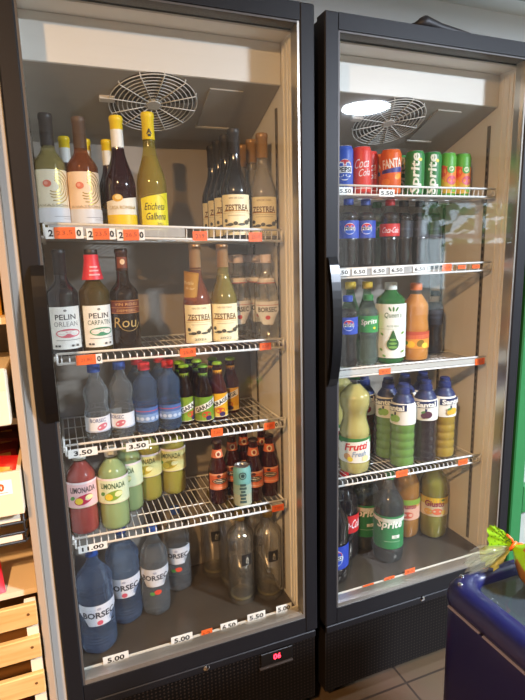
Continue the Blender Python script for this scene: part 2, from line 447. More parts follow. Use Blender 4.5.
def garage(bodyc, base, accent, text, capm, blue=False):
    R, H = .0268, .170; p = beer_profile(R, H)
    L = MB(R); L.rect(-.040,.040,.018,.088, P(base))
    L.quad([(-.040,.018),(.040,.018),(.040,.030),(-.040,.038)], P(accent)); L.ell(.004,.037,.014,.009, P('c8502c')); L.ell(.010,.026,.009,.007, P('3a2c5a'))
    L.quad([(-.036,.036),(.036,.066),(.036,.085),(-.036,.055)], P('f0eee6'))
    L.text(text, 0,.0605,.013, ink, w=.060, rot=.42, bold=.03)
    L.rect(-.04,.04,.018,.0195, P('e8e0c8'))
    if blue: L.rect(.010,.040,.024,.084, P('6f7fb8'))
    N = MB(); N.lathe([(.0146,.79*H),(.0135,.86*H),(.0134,.865*H)], P(base), 16)
    return [('bottle_body', body(p, bodyc), []), ('crown_cap', crown(H, capm, .0145), []), ('label', L.raise_by(-0.008), []), ('neck_label', N, [])]
darkbrown = liquid('dark_brown_glass','1c0d0a',.88,'3a1a12')
redbrown = liquid('red_brown_glass','4a1410',.7,'8a3020')
@kind
def garage_green(): return garage(darkbrown, '6f9a2c', '8fae3c', 'GARAGE', P('8fc030'))
@kind
def garage_blue(): return garage(darkbrown, '7f9a2c', '8fae3c', 'GARAGE', P('8fc030'), True)
@kind
def garage_yellow(): return garage(redbrown, 'e0a81c', 'e8c860', 'GARAGE', P('9ac838'))
def limonada(drink, lab, fruit, txt, gap_top=False):
    R, H = .0400, .226
    p = [(0,.005),(R*.5,.003),(R-.008,0),(R-.001,.006),(R,.014),(R,.062),(R-.0015,.066),(R-.0015,.142),(R,.146),(R-.001,.156)] + ss(R-.001,.156,.0150,.205,8)[1:] + [(.0150,.208),(.0150,.222),(0,.222)]
    L = MB(R+.0003); L.rect(-.1,.1,.070,.140, P(lab)); L.rect(-.1,.1,.134,.140, P('f0dfe0'))
    L.text('LIMONADA', 0,.119,.016, P(txt), w=.066, bold=.02)
    L.ell(.0,.092,.025,.013, P(fruit), rot=.3); L.ell(-.012,.089,.010,.009, P('e8c83c')); L.ell(.014,.097,.010,.007, P('f0e8a8')); L.ell(-.028,.097,.007,.005, P('5a9a4c'), rot=.6)
    L.rect(-.1,.1,.070,.072, P('d8c8a8'))
    return [('bottle_body', body(p, petf), []), ('drink', inner(p, .198, drink), []), ('cap', cap(.0165,.206,.226,P('dadbd0')), []), ('label', L.raise_by(0.012), [])]
@kind
def limonada_pink(): return limonada(liquid('pink_lemonade','a4443e',.9), 'f0c4c4', 'c02c4c', '4a4044')
@kind
def limonada_green(): return limonada(liquid('green_lemonade','97ad74',.9), 'dde6c0', '8aa83c', '37603c')
@kind
def limonada_yellow(): return limonada(liquid('yellow_lemonade','9c9438',.9), 'e0d890', 'b8a02c', '5a6030')
@kind
def red_beer():
    R, H = .0288, .192; p = beer_profile(R, H)
    L = MB(R); L.rect(-.036,.036,.030,.080, P('d8683c')); L.rect(-.036,.036,.074,.080, P('e8a07c')); L.rect(-.036,.036,.030,.044, P('e2835c'))
    L.ell(0,.057,.024,.009, P('2c1c18')); L.ell(0,.057,.020,.0062, P('efe0c4')); L.ell(0,.057,.0185,.0052, P('3a241c'))
    L.rect(-.013,.013,.0562,.0582, P('e8d8b8')); L.ell(-.004,.073,.006,.005, P('4a2018'), 8); L.rect(-.02,.02,.0365,.038, P('f2d2b4'))
    N = MB(); N.lathe([(.0182,.740*H),(.0158,.80*H),(.0140,.86*H),(.0138,.865*H)], P('d87048'), 18)
    N.R = .0162; N.layer = 5; N.ell(0,.80*H,.008,.010, P('f0d8b8')); N.ell(0,.80*H,.004,.006, P('8a3424'))
    return [('bottle_body', body(p, liquid('ruby_glass','3c0a0a',.8,'8a1a14')), []), ('crown_cap', crown(H,P('3a2420'),.0145), []), ('label', L.raise_by(0.017), []), ('neck_label', N, [])]
# ---- cans
def can(R, H, base, deco, lid='c8c8c8'):
    b = MB(R)
    b.lathe([(0,.006),(R*.6,.005),(R*.72,0),(R*.80,.001),(R-.001,.010),(R,.013),(R,H-.014),(R-.001,H-.011),(R*.84,H-.0015)], P(base), 28)
    deco(b)
    t = MB(); al = mat('can_aluminium', lid, rough=.25, metal=.9)
    t.lathe([(R*.84,H-.0022),(R*.86,H-.0005),(R*.84,H),(R*.80,H-.0005),(R*.78,H-.004),(0,H-.004)], al, 28)
    g = MB(); g.box(-.006,.006,-.014,.006,H-.004,H-.0028, al, .0004)
    return [('can_body', b, []), ('lid', t, [('pull_tab', g, [])])]
@kind
def pepsi_can():
    def d(b):
        b.ell(0,.070,.022,.030, P('e9e9ee')); b.ell(0,.084,.020,.014, P('d0404c')); b.ell(0,.055,.020,.012, P('2a4fb0'))
        b.rect(-.022,.022,.061,.080, P('e9e9ee')); b.text('PEPSI', 0,.0705,.014, P('16181f'), w=.038, bold=.03)
    return can(.0278,.138,'2c53b4',d)
@kind
def coke_can():
    def d(b):
        b.text('Coca', -.002,.090,.026, P('f2e8e6'), w=.046, shear=.35, rot=.12); b.text('Cola', .006,.064,.020, P('f2e8e6'), w=.036, shear=.35, rot=.12)
        b.rect(-.03,.03,.018,.021, P('f0c0b8'))
    return can(.0285,.138,'d8392f',d)
@kind
def fanta_can():
    def d(b):
        b.quad([(-.034,.064),(.034,.070),(.034,.086),(-.034,.074)], P('3a3c8c'))
        b.text('FANTA', 0,.094,.027, P('f4ede0'), w=.062, rot=.12, bold=.03); b.ell(.018,.056,.012,.008, P('f2a02c'), rot=.5); b.ell(-.02,.040,.014,.010, P('f08a30'))
    return can(.031,.136,'e06420',d)
@kind
def sprite_can():
    def d(b):
        b.quad([(-.016,.010),(.016,.010),(.016,.126),(-.016,.126)], P('2f7a3c')); b.text('Sprite', 0,.068,.036, P('eef2e4'), w=.120, rot=PI/2, shear=.15, bold=.03)
        b.ell(.012,.108,.006,.005, P('e8d83c'), 10)
    return can(.0292,.136,'2f8440',d)
@kind
def fruit_can():
    def d(b):
        b.rect(-.09,.09,.012,.094, P('ee8a3c')); b.rect(-.09,.09,.012,.046, P('dcae3c'))
        b.ell(-.018,.080,.014,.018, P('e8503c')); b.ell(.012,.052,.016,.014, P('d4566c')); b.ell(-.024,.046,.012,.012, P('f2c83c')); b.ell(.008,.086,.013,.013, P('57a43c')); b.ring(.008,.086,.005,.0075, P('e8f0c8'))
        b.ell(.02,.024,.012,.009, P('7cb43c')); b.text('G', .008,.086,.008, P('e8f0c8'))
    return can(.0268,.137,'5caa3c',d)
@kind
def teal_can():
    def d(b):
        b.rect(-.09,.09,.010,.055, P('b0b49a')); b.rect(-.09,.09,.045,.075, P('9ab4a4')); b.ell(.0,.104,.011,.011, P('24403f')); b.ring(0,.104,.006,.008, P('8fb8b4'))
        for k, w in enumerate((.019,.015,.018,.012,.019,.016)): b.rect(-w/2,w/2,.020+.0105*k,.0275+.0105*k, P('3c5452'))
    return can(.0262,.128,'6fa8a4',d)
# ---- large plastic bottles
def petal(t, z): return 1 + (.04*math.cos(5*t) if z < .02 else 0)
@kind
def borsec_blue():
    R, H = .049, .298
    p = [(0,.01),(R*.5,.006),(R*.66,0),(R*.9,.006),(R,.020)]
    z = .028
    while z < .062: p += [(R,z),(R-.002,z+.004)]; z += .009
    p += [(R-.001,.066),(R-.001,.136),(R,.140),(R-.003,.150),(R,.160),(R-.003,.170),(R,.180),(R-.003,.190),(R,.200)] + ss(R,.205,.0135,.272,9) + [(.0128,.274),(.018,.2755),(.018,.2775),(.0128,.2785),(.0128,.296),(0,.296)]
    L = MB(R-.0006); w = P('d9dbe4'); L.rect(-.062,.062,.108,.134, w); L.quad([(-.03,.074),(.03,.074),(.056,.108),(-.056,.108)], w)
    L.text('BORSEC', 0,.106,.018, P('2a2f3c'), w=.090, bold=.03); L.ell(0,.083,.008,.007, P('c8566a')); L.ell(0,.124,.006,.004, P('a8acbc'), 10)
    return [('bottle_body', body(p, bluew, mod=petal), []), ('cap', cap(.0155,.281,.298,P('27509c')), []), ('label', L.raise_by(0.018), [])]
@kind
def borsec_clear():
    R, H = .042, .280
    p = [(0,.01),(R*.5,.006),(R*.66,0),(R*.9,.006),(R,.020),(R,.085),(R-.001,.088),(R-.001,.150),(R,.153),(R-.002,.163),(R,.173),(R-.002,.183)] + ss(R-.002,.188,.0135,.256,9) + [(.0128,.258),(.018,.2585),(.018,.2605),(.0128,.2615),(.0128,.278),(0,.278)]
    L = MB(R-.0006); w = P('d6d8de'); L.rect(-.056,.056,.122,.148, w); L.quad([(-.026,.092),(.026,.092),(.050,.122),(-.050,.122)], w)
    L.text('BORSEC', 0,.121,.017, P('2a2f3c'), w=.082, bold=.03); L.ell(0,.137,.006,.004, P('a8acbc'), 10)
    L.ell(.006,.074,.011,.008, P('d8503c')); L.ell(-.010,.070,.008,.006, P('5a9a48'), 10)
    return [('bottle_body', body(p, watr, mod=petal), []), ('cap', cap(.0155,.263,.280,P('27509c')), []), ('label', L.raise_by(0.01), [])]
@kind
def square_glass():
    R, H = .0435, .300
    p = [(0,.012),(R*.6,.012),(R-.010,.002),(R-.004,0),(R,.008),(R,.200),(R-.001,.215)] + ss(R-.001,.215,.0155,.262,8)[1:] + [(.0145,.266),(.0145,.292),(0,.292)]
    facet = lambda t, z: 1 - (.05*abs(math.sin(5*t)) if .02 < z < .205 else 0)
    q = [(0,.020),(R-.010,.020),(R-.0065,.026),(R-.0065,.200)]+ss(R-.0065,.200,.013,.25,6)[1:]+[(0,.25)]
    L = MB(R-.0003); L.rect(-.0165,.0165,.090,.126, P('211f1e')); L.text('A', .001,.112,.011, P('c8c4b4'), w=.010, bold=.01); L.text('C', .001,.101,.009, P('c8c4b4'), w=.010, bold=.01)
    Bk = MB(); Bk.lathe([(R*.6,.013),(R-.008,.013),(R-.006,.019),(R*.7,.0195)], liquid('thick_glass_base','b8b08c',.3,'ece8d0'), 24)
    return [('bottle_body', body(p, glassc, 40, facet), [('glass_base', Bk, [])]), ('drink', body(q, glassc, 20, None), []), ('label', L.raise_by(0.045), []), ('cap', cap(.0158,.272,.298,mat('gold_cap','b89a4c',rough=.3,metal=.8)), [])]
colad = liquid('cola','150b0a',.95,'2a1410'); 
def pet05(drink, shell, capc, deco, base, lz=(.108,.160), level=.185):
    R, H = .0325, .225
    p = [(0,.006),(R*.45,.004),(R*.62,0),(R*.88,.004),(R,.018),(R-.001,.050),(R-.004,.075),(R-.001,.098),(R-.0005,.104),(R-.002,.107),(R-.002,.161),(R-.001,.165)] + ss(R-.001,.168,.0125,.203,8) + [(.0118,.204),(.0160,.205),(.0160,.207),(.0118,.208),(.0118,.222),(0,.222)]
    L = MB(R-.0014); L.rect(-.094,.094,lz[0],lz[1], P(base)); deco(L, (lz[0]+lz[1])/2)
    return [('bottle_body', body(p, shell, mod=petal), []), ('drink', inner(p, level, drink, mod=petal), []), ('cap', cap(.0150,.210,.225,P(capc)), []), ('label', L, [])]
def pepsi_mark(L, v, s=1):
    L.ell(0,v,.017*s,.017*s, P('eceef4')); L.ell(0,v+.007*s,.0145*s,.008*s, P('d8303c')); L.ell(0,v-.008*s,.0135*s,.007*s, P('2a58c0')); L.rect(-.016*s,.016*s,v-.0045*s,v+.0045*s, P('eceef4')); L.text('PEPSI', 0,v,.0075*s, P('101218'), w=.029*s, bold=.03)
@kind
def pepsi_half(): return pet05(colad, petf, '2448a8', lambda L,v: pepsi_mark(L,v+.002), '2a4ab0')
@kind
def sprite_half(): return pet05(liquid('lemon_soda','8fa090',.25,'d4dcd4'), pet, '2a7a3c', lambda L,v: (L.text('Sprite', 0,v+.006,.022, P('eef2e8'), w=.056, shear=.2, rot=.1, bold=.02), L.ell(.016,v-.012,.005,.004, P('e8d83c'), 10)), '2f9048')
@kind
def coke_half(): return pet05(colad, petf, 'c82a2c', lambda L,v: L.text('Coca-Cola', 0,v,.018, P('f2e8e8'), w=.056, shear=.3, bold=.01), 'cc2a2c', (.112,.150))
@kind
def cola_plain(): return pet05(colad, petf, '1c1c20', lambda L,v: (L.rect(-.02,.02,v-.004,v+.004, P('3a3c48'))), '24242c')
@kind
def yellowcap_soda():
    R, H = .036, .262; p = small_pet(R, H, .070, .125)
    L = MB(R-.0012); L.rect(-.1,.1,.070,.125, P('3c7a4c')); L.ell(0,.098,.018,.016, P('d8e0b8')); L.rect(-.1,.1,.120,.125, P('d8dcc0'))
    return [('bottle_body', body(p, petg), []), ('drink', inner(p, .21, liquid('pale_soda','7c8c6a',.45,'b8c4a8')), []), ('cap', cap(.0175,H-.020,H,P('d8b42c')), []), ('label', L, [])]
@kind
def aloe():
    R, H = .047, .262
    sq = lambda t, z: 1 + (-.055*math.cos(4*t) if .01 < z < .21 else 0)
    p = [(0,.005),(R-.010,0),(R-.002,.006),(R,.014),(R,.205)] + ss(R,.205,.019,.238,8)[1:] + [(.018,.240),(.018,.258),(0,.258)]
    L = MB(R+.0025); w = P('efefe6'); L.rect(-.072,.072,.022,.196, w)
    g = P('3c7a34'); L.text("Queen's", .0,.160,.020, P('33602f'), w=.056, shear=.1, bold=.01)
    for a in (-.5,0,.5): L.ell(.014*a*1.6,.180,.003,.008, g, 10, rot=-a)
    L.rect(-.072,.072,.116,.1172, P('b8c8b0')); L.text('ALOE VERA', 0,.126,.006, P('6a8a60'), w=.04)
    L.ell(0,.068,.019,.020, P('2f5f2c')); L.quad([(-.014,.078),(.014,.078),(.002,.112),(-.002,.112)], P('2f5f2c'))
    for k in range(3): L.ell(0,.058+.012*k,.014-.002*k,.004, P('7aaa50'))
    for u, v in ((-.034,.100),(.032,.104),(-.036,.050),(.034,.044),(-.026,.030)): L.ell(u, v, .006,.0035, P('7aaa50'), 10, rot=u*20)
    return [('bottle_body', body(p, liquid('aloe_green_plastic','2f7038',.8,'6aa86c'), 32, sq), []), ('cap', cap(.0195,.242,.262,P('e4e4dc')), []), ('label', L, [])]
@kind
def orange_juice():
    R, H = .046, .258
    p = [(0,.006),(R*.5,.004),(R-.010,0),(R-.001,.007),(R,.016),(R,.040),(R-.001,.044),(R-.001,.104),(R,.108),(R-.002,.122),(R-.004,.140),(R-.003,.160),(R-.003,.178)] + ss(R-.003,.180,.0175,.232,9) + [(.0175,.254),(0,.254)]
    L = MB(R-.0006); L.rect(-.13,.13,.046,.102, P('e89a3c')); L.rect(-.13,.13,.078,.102, P('c04c34')); L.quad([(-.05,.074),(.05,.082),(.05,.094),(-.05,.088)], P('d86a44'))
    L.ell(-.02,.060,.014,.011, P('f2c22c')); L.ell(.012,.064,.013,.011, P('8a6a1c'), rot=.6); L.ell(.028,.056,.012,.009, P('f0d84c')); L.ell(-.036,.064,.008,.007, P('5a8a2c'))
    return [('bottle_body', body(p, petf), []), ('juice', inner(p, .222, liquid('orange_juice','d08a3c',.93)), []), ('cap', cap(.0190,.238,.258,P('d8702c')), []), ('label', L, [])]
@kind
def frutti():
    R, H = .050, .336
    p = [(0,.01),(R*.5,.006),(R*.66,0),(R*.9,.006),(R,.022),(R,.040),(R-.001,.044),(R-.001,.128),(R,.132)] + ss(R,.136,R-.011,.185,6) + ss(R-.011,.190,R-.001,.235,6) + [(R-.001,.250)] + ss(R-.001,.252,.014,.304,9) + [(.013,.306),(.0185,.3075),(.0185,.310),(.013,.311),(.013,.334),(0,.334)]
    L = MB(R-.0006); L.rect(-.15,.15,.046,.127, P('e9e2d4')); L.rect(-.15,.15,.108,.127, P('3f7a3c')); L.quad([(-.05,.100),(.05,.108),(.05,.120),(-.05,.112)], P('e9e2d4'))
    L.text('Frutti', 0,.100,.024, P('d03030'), w=.074, shear=.25, rot=.08, bold=.03); L.text('Fresh', .010,.076,.018, P('9aa8b8'), w=.046, shear=.25, rot=.08, bold=.03)
    L.ell(-.030,.066,.012,.011, P('d9a06a')); L.ell(-.020,.058,.009,.008, P('e0c83c')); L.ell(.030,.060,.012,.010, P('e8dca0'))
    return [('bottle_body', body(p, petf, mod=petal), []), ('drink', inner(p, .292, liquid('cloudy_lemon','b9ad68',.93), mod=petal), []), ('cap', cap(.0158,.314,.336,P('2f7a44')), []), ('label', L, [])]
def santal(drink, fruit, leaf='5a8a4c'):
    R, H = .0415, .282
    p = [(0,.006),(R*.5,.004),(R-.008,0),(R-.001,.006),(R,.016)]
    for k in range(4): z = .030+.028*k; p += [(R,z),(R-.0022,z+.004),(R-.0022,z+.008),(R,z+.012)]
    p += [(R,.150),(R-.001,.155),(R-.001,.205)] + ss(R-.001,.206,.0190,.252,9) + [(.0180,.254),(.0180,.279),(0,.279)]
    L = MB(); L.lathe([(R+.0003,.152),(R+.0004,.155),(R+.0002,.206)] + ss(R+.0002,.207,.0225,.250,8), P('e9e5da'), 32)
    nav = P('22305e'); L.lathe(ss(.0365,.2225,.0228,.2502,6), nav, 32)
    L.R = R+.0002; L.layer = 2
    L.quad([(-.030,.2085),(-.028,.2085),(.0,.192),(0,.176)], nav, 6); L.quad([(0,.176),(0,.192),(.028,.2085),(.030,.2085)], nav, 6)
    L.R = R-.0006; L.layer = 12
    L.quad([(-.038,.194),(.038,.200),(.038,.222),(-.038,.216)], nav)
    L.R = R+.0004; L.layer = 16; L.text('Santal', 0,.208,.018, P('f2f0e8'), w=.062, rot=.07, bold=.04)
    L.R = R; L.ell(.006,.174,.013,.012, P(fruit)); L.ell(-.006,.170,.009,.009, P(fruit)); L.ell(-.008,.182,.007,.004, P(leaf), 10, rot=.5)
    C = MB(); bl = P('24326a'); C.lathe([(.0205,.250),(.0210,.252),(.0200,.268),(.0165,.270),(.0165,.282),(.015,.2835),(0,.2835)], bl, 24, mod=lambda t,z: 1+.012*math.cos(24*t))
    return [('bottle_body', body(p, petf), []), ('juice', inner(p, .225, drink), []), ('sleeve_label', L, []), ('cap', C, [])]
@kind
def santal_green(): return santal(liquid('green_juice','6a9440',.92), '8fb858')
@kind
def santal_purple(): return santal(liquid('purple_juice','1c0a14',.97), '5a3044')
@kind
def santal_yellow(): return santal(liquid('yellow_juice','a88a2c',.92), 'd8b03c')
@kind
def santal_cherry(): return santal(liquid('cherry_juice','6a2018',.92), 'a83c44')
def pet2(drink, shell, capc, lz, deco, base, level=.255, R=.052, H=.325):
    p = [(0,.01),(R*.5,.006),(R*.66,0),(R*.9,.006),(R,.024),(R,lz[0]-.006),(R-.0012,lz[0]-.002),(R-.0012,lz[1]+.002),(R,lz[1]+.006),(R-.001,lz[1]+.02)] + ss(R-.001,max(.205,lz[1]+.024),.014,.292,10) + [(.013,.294),(.0185,.2955),(.0185,.298),(.013,.299),(.013,H-.002),(0,H-.002)]
    L = MB(R-.0007); L.rect(-.155,.155,lz[0],lz[1], P(base)); deco(L, lz[0], lz[1])
    return [('bottle_body', body(p, shell, mod=petal), []), ('drink', inner(p, level, drink, mod=petal), []), ('cap', cap(.0158,.302,H,P(capc)), []), ('label', L, [])]
@kind
def sprite_two():
    def d(L,a,b):
        L.rect(-.155,.155,b-.022,b-.008, P('d8dcd0')); L.text('Sprite', 0,a+.088,.038, P('eef2e8'), w=.092, shear=.2, rot=.03, bold=.03)
        L.rect(.006,.034,a+.040,a+.052, P('e4e8dc')); L.text('2L', .020,a+.046,.008, P('2a6a3c')); L.rect(-.02,.036,a+.028,a+.0295, P('a8c8a8'))
    return pet2(liquid('clear_lemon_soda','5a564a',.14,'b4b09c'), pet, '2a7a3c', (.060,.180), d, '2c8048', .24)
@kind
def giusto():
    def d(L,a,b):
        L.quad([(-.06,a+.056),(.06,a+.048),(.06,b),(-.06,b)], P('dcae24')); L.rect(-.155,.155,a,a+.046, P('cdbb98'))
        L.text('Giusto', 0,a+.050,.024, P('8a2c3c'), w=.074, shear=.1, bold=.04); L.ell(-.022,a+.018,.016,.012, P('d8a03c')); L.ell(.010,a+.020,.020,.013, P('d8704c')); L.ell(.034,a+.016,.010,.009, P('e2c05c')); L.ell(.03,b-.008,.008,.004, P('4c6a24'), 10)
    return pet2(liquid('yellow_green_soda','8f8a34',.8,'c8c060'), petf, 'd8b42c', (.095,.168), d, 'c8a83c', .285)
@kind
def orange_soda():
    def d(L,a,b):
        L.rect(-.155,.155,a,a+.05, P('d8a890')); L.text('Giusto', 0,a+.055,.022, P('8a2c3c'), w=.07, shear=.1, bold=.04); L.ell(0,a+.02,.022,.013, P('c8503c')); L.rect(-.155,.155,b-.02,b, P('7a9a34'))
    return pet2(liquid('orange_soda','a06a24',.85,'d09a50'), petf, 'd8702c', (.080,.160), d, 'c09048', .285)
@kind
def pepsi_two(): return pet2(colad, petf, '2448a8', (.060,.140), lambda L,a,b: pepsi_mark(L,(a+b)/2,1.7), '2a44a8', .26)
@kind
def coke_two(): return pet2(colad, petf, 'c82a2c', (.110,.175), lambda L,a,b: L.text('Coca-Cola', 0,(a+b)/2,.032, P('f2e8e8'), w=.095, shear=.3, bold=.01), 'cc2a2c', .26)

CACHE = {}; STOOD = []
def place(k, name, cat, x, y, z, rot, label, group=None, size=1):
    """stand one bottle or can of kind k on a shelf; meshes are shared between the copies"""
    if k not in CACHE:
        CACHE[k] = [(n, b.mesh(n), [(n2, b2.mesh(n2)) for n2, b2, _ in sub]) for n, b, sub in KINDS[k]()]
    root = thing(name, label, cat, (x, y, z), rot, group); STOOD.append((root, k, size)); root.scale = (size, size, size)
    for n, me, sub in CACHE[k]:
        o = link(n, me, root)
        for n2, me2 in sub: link(n2, me2, o)
    return root
EXPOSURE = 1.35
# ------------------------------------------------------------------ the camera (solved from the fridges' edges)
FPX, CX, CY, CZ, YAW, PITCH, ROLL = 518.81, -.6339, -1.222, 1.4218, .3735, .1871, -.0246
_f = Vector((math.sin(YAW)*math.cos(PITCH), math.cos(YAW)*math.cos(PITCH), -math.sin(PITCH)))
_r = Vector((math.cos(YAW), -math.sin(YAW), 0)); _u = _r.cross(_f)
RT = _r*math.cos(ROLL) + _u*math.sin(ROLL); UP = -_r*math.sin(ROLL) + _u*math.cos(ROLL); FW = _f
cam = bpy.data.cameras.new('camera'); co = bpy.data.objects.new('camera', cam); COL.objects.link(co)
cam.sensor_fit = 'VERTICAL'; cam.sensor_height = 36; cam.lens = FPX*36/700; cam.clip_start = .02
co.matrix_world = Matrix(((RT.x,UP.x,-FW.x,CX),(RT.y,UP.y,-FW.y,CY),(RT.z,UP.z,-FW.z,CZ),(0,0,0,1)))
scene.camera = co
CAM = Vector((CX, CY, CZ))
def at(px, py, y):                      # the point of depth y seen at a pixel of the photograph
    d = RT*((px-262.5)/FPX) - UP*((py-350)/FPX) + FW
    return CAM + d*((y-CY)/d.y)

# ------------------------------------------------------------------ the room
def nodemat(name, fn):
    m = bpy.data.materials.new(name); m.use_nodes = True; nt = m.node_tree; fn(nt, nt.nodes['Principled BSDF'], nt.nodes.new, nt.links.new); return m
def tiles(nt, b, N, Lk):
    tc = N('ShaderNodeTexCoord'); br = N('ShaderNodeTexBrick'); br.offset = 0; br.squash = 1
    br.inputs['Scale'].default_value = 1; br.inputs['Brick Width'].default_value = .33; br.inputs['Row Height'].default_value = .33; br.inputs['Mortar Size'].default_value = .004
    br.inputs['Color1'].default_value = lin('574839'); br.inputs['Color2'].default_value = lin('514335'); br.inputs['Mortar'].default_value = lin('362d26')
    n = N('ShaderNodeTexNoise'); n.inputs['Scale'].default_value = 6; mx = N('ShaderNodeMixRGB'); mx.blend_type = 'MULTIPLY'; mx.inputs[0].default_value = .25
    Lk(tc.outputs['Object'], br.inputs['Vector']); Lk(tc.outputs['Object'], n.inputs['Vector']); Lk(br.outputs['Color'], mx.inputs[1]); Lk(n.outputs['Color'], mx.inputs[2]); Lk(mx.outputs[0], b.inputs['Base Color'])
    b.inputs['Roughness'].default_value = .4
def seams(nt, b, N, Lk):                # long ceiling boards
    tc = N('ShaderNodeTexCoord'); sp = N('ShaderNodeSeparateXYZ'); mu = N('ShaderNodeMath'); mu.operation = 'MULTIPLY'; mu.inputs[1].default_value = 5
    fr = N('ShaderNodeMath'); fr.operation = 'FRACT'; lt = N('ShaderNodeMath'); lt.operation = 'LESS_THAN'; lt.inputs[1].default_value = .05
    mx = N('ShaderNodeMixRGB'); mx.inputs[1].default_value = lin('e0e6e4'); mx.inputs[2].default_value = lin('8f9896')
    Lk(tc.outputs['Object'], sp.inputs[0]); Lk(sp.outputs['Y'], mu.inputs[0]); Lk(mu.outputs[0], fr.inputs[0]); Lk(fr.outputs[0], lt.inputs[0]); Lk(lt.outputs[0], mx.inputs[0]); Lk(mx.outputs[0], b.inputs['Base Color'])
    b.inputs['Roughness'].default_value = .5
wallm = mat('wall_paint', 'e2e8ea', rough=.8, noise=.03, nscale=3, bump=.05)
wallfar = mat('shop_wall', '7d766b', rough=.8, noise=.1, nscale=4)
XL, XR, YF, YB, ZC = -2.3, 5.0, -3.6, .72, 2.43
def slab(name, x0, x1, y0, y1, z0, z1, m):
    b = MB(); b.box(x0,x1,y0,y1,z0,z1,m); return struct(b.build(name))
slab('floor', XL-.1, XR+.1, YF-.1, YB+.1, -.1, 0, nodemat('floor_tiles', tiles))
slab('ceiling', XL-.1, XR+.1, YF-.1, YB+.1, ZC, ZC+.1, nodemat('ceiling_boards', seams))
slab('wall_back', XL-.1, XR+.1, YB, YB+.1, 0, ZC, wallm)
slab('wall_left', XL-.1, XL, YF, YB, 0, ZC, wallfar)
slab('wall_right', XR, XR+.1, YF, YB, 0, ZC, wallfar)
b = MB()                                 # the shop front, with its window opening
WX0, WX1, WZ0, WZ1 = 3.15, 4.75, .66, 1.98
for q in ((XL-.1,WX0,0,ZC),(WX1,XR+.1,0,ZC),(WX0,WX1,0,WZ0),(WX0,WX1,WZ1,ZC)): b.box(q[0],q[1],YF-.1,YF,q[2],q[3],wallfar)
struct(b.build('wall_front'))
b = MB(); fm = P('e4e6e6')
for q in ((WX0,WX0+.06,WZ0,WZ1),(WX1-.06,WX1,WZ0,WZ1),(WX0+.06,WX1-.06,WZ0,WZ0+.06),(WX0+.06,WX1-.06,WZ1-.06,WZ1),(4.02,4.08,WZ0+.06,WZ1-.06),(WX0+.06,WX1-.06,1.52,1.57)): b.box(q[0],q[1],YF-.08,YF-.02,q[2],q[3],fm)
w = struct(b.build('window_1'))
b = MB(); b.box(WX0+.06,WX1-.06,YF-.055,YF-.049,WZ0+.06,WZ1-.06,clear('window_glass','f4f8f8',haze=0)); b.build('window_pane', w)
slab('ground', -4, 12, -16, YF-.1, -.12, -.02, mat('paving','8f8d86',rough=.9))
def hedge(x, y, r, h, label):
    t = thing('street_tree', label, 'tree', (x,y,-.02), 0, 'trees outside the window')
    tr = MB(); tr.tube([(0,0,0),(.03,0,h*.3),(0,.02,h*.62)], [.09,.07,.05], mat('bark','5a4a3c',rough=.9,noise=.2), 8); tr.build('trunk', t)
    cr = MB(); lf = mat('foliage','6f9a54',rough=.8,noise=.4,nscale=14)
    for k in range(240):
        a = random.uniform(0,2*PI); q = random.uniform(-1,1); d = Vector((math.cos(a)*math.sqrt(1-q*q), math.sin(a)*math.sqrt(1-q*q), q))*r*random.uniform(.6,1)
        p = Vector((0,0,h*.72)) + Vector((d.x,d.y,d.z*h*.32/r)); u = Vector((random.uniform(-1,1),random.uniform(-1,1),random.uniform(-1,1))).normalized(); v = u.orthogonal().normalized()
        s = .16; cr.add([p-u*s, p+v*s*.6, p+u*s, p-v*s*.6], [(0,1,2,3)], lf)
    cr.build('foliage', t)
hedge(7.7, -7.5, 1.4, 3.2, 'leafy green tree outside the shop window')
hedge(11.2, -8.6, 1.5, 3.6, 'broad green tree farther along the street')

t = thing('shelf_unit', 'dark shelf unit standing before the shop window', 'shelf unit', (3.2,-3.2,0)); dk = P('3c342c')
b = MB(); b.box(0,.03,0,.3,0,1.45,dk); b.box(.72,.75,0,.3,0,1.45,dk); b.build('side_panel', t)
b = MB(); b.box(.03,.72,0,.01,0,1.45,dk); b.build('back_panel', t)
for z in (.08,.42,.78,1.12,1.43):
    b = MB(); b.box(.03,.72,.01,.3,z,z+.02,dk); b.build('shelf_board', t)
# ------------------------------------------------------------------ lamps
def lamp(x, y, size, col, watts, label, vis):
    t = thing('ceiling_lamp', label, 'lamp', (x,y,ZC))
    h = MB(); h.lathe([(0,0),(size*.62,0),(size*.62,-.025),(size*.55,-.03),(size*.5,-.03)], P('e8e8e4'), 32); h.build('housing', t)
    d = MB(); e = mat('lamp_glow_'+col, col, emit=vis); d.lathe([(size*.5,-.0295),(size*.5,-.034),(0,-.034)], e, 32); d.build('diffuser', t)
    li = bpy.data.lights.new('ceiling_lamp_light', 'AREA'); li.shape = 'DISK'; li.size = size; li.energy = watts; li.color = lin(col)[:3]
    o = bpy.data.objects.new('ceiling_lamp_light', li); COL.objects.link(o); o.location = (x,y,ZC-.037)
lamp(-1.42, -1.77, .12, 'ffc688', 48, 'round warm ceiling lamp above the snack rack', 20)
lamp(1.50, -2.10, .32, 'e0ecff', 140, 'round white ceiling lamp mirrored in the right fridge door', 20)
lamp(3.0, -.75, .30, 'e6f0ff', 60, 'added round white ceiling lamp brightening the upper right wall', 20)  # added fill lamp, unseen, to lift the back wall at upper right
wd = bpy.data.worlds.new('daylight'); scene.world = wd; wd.use_nodes = True
bg = wd.node_tree.nodes['Background']; bg.inputs[0].default_value = lin('dfeefa'); bg.inputs[1].default_value = 2.6

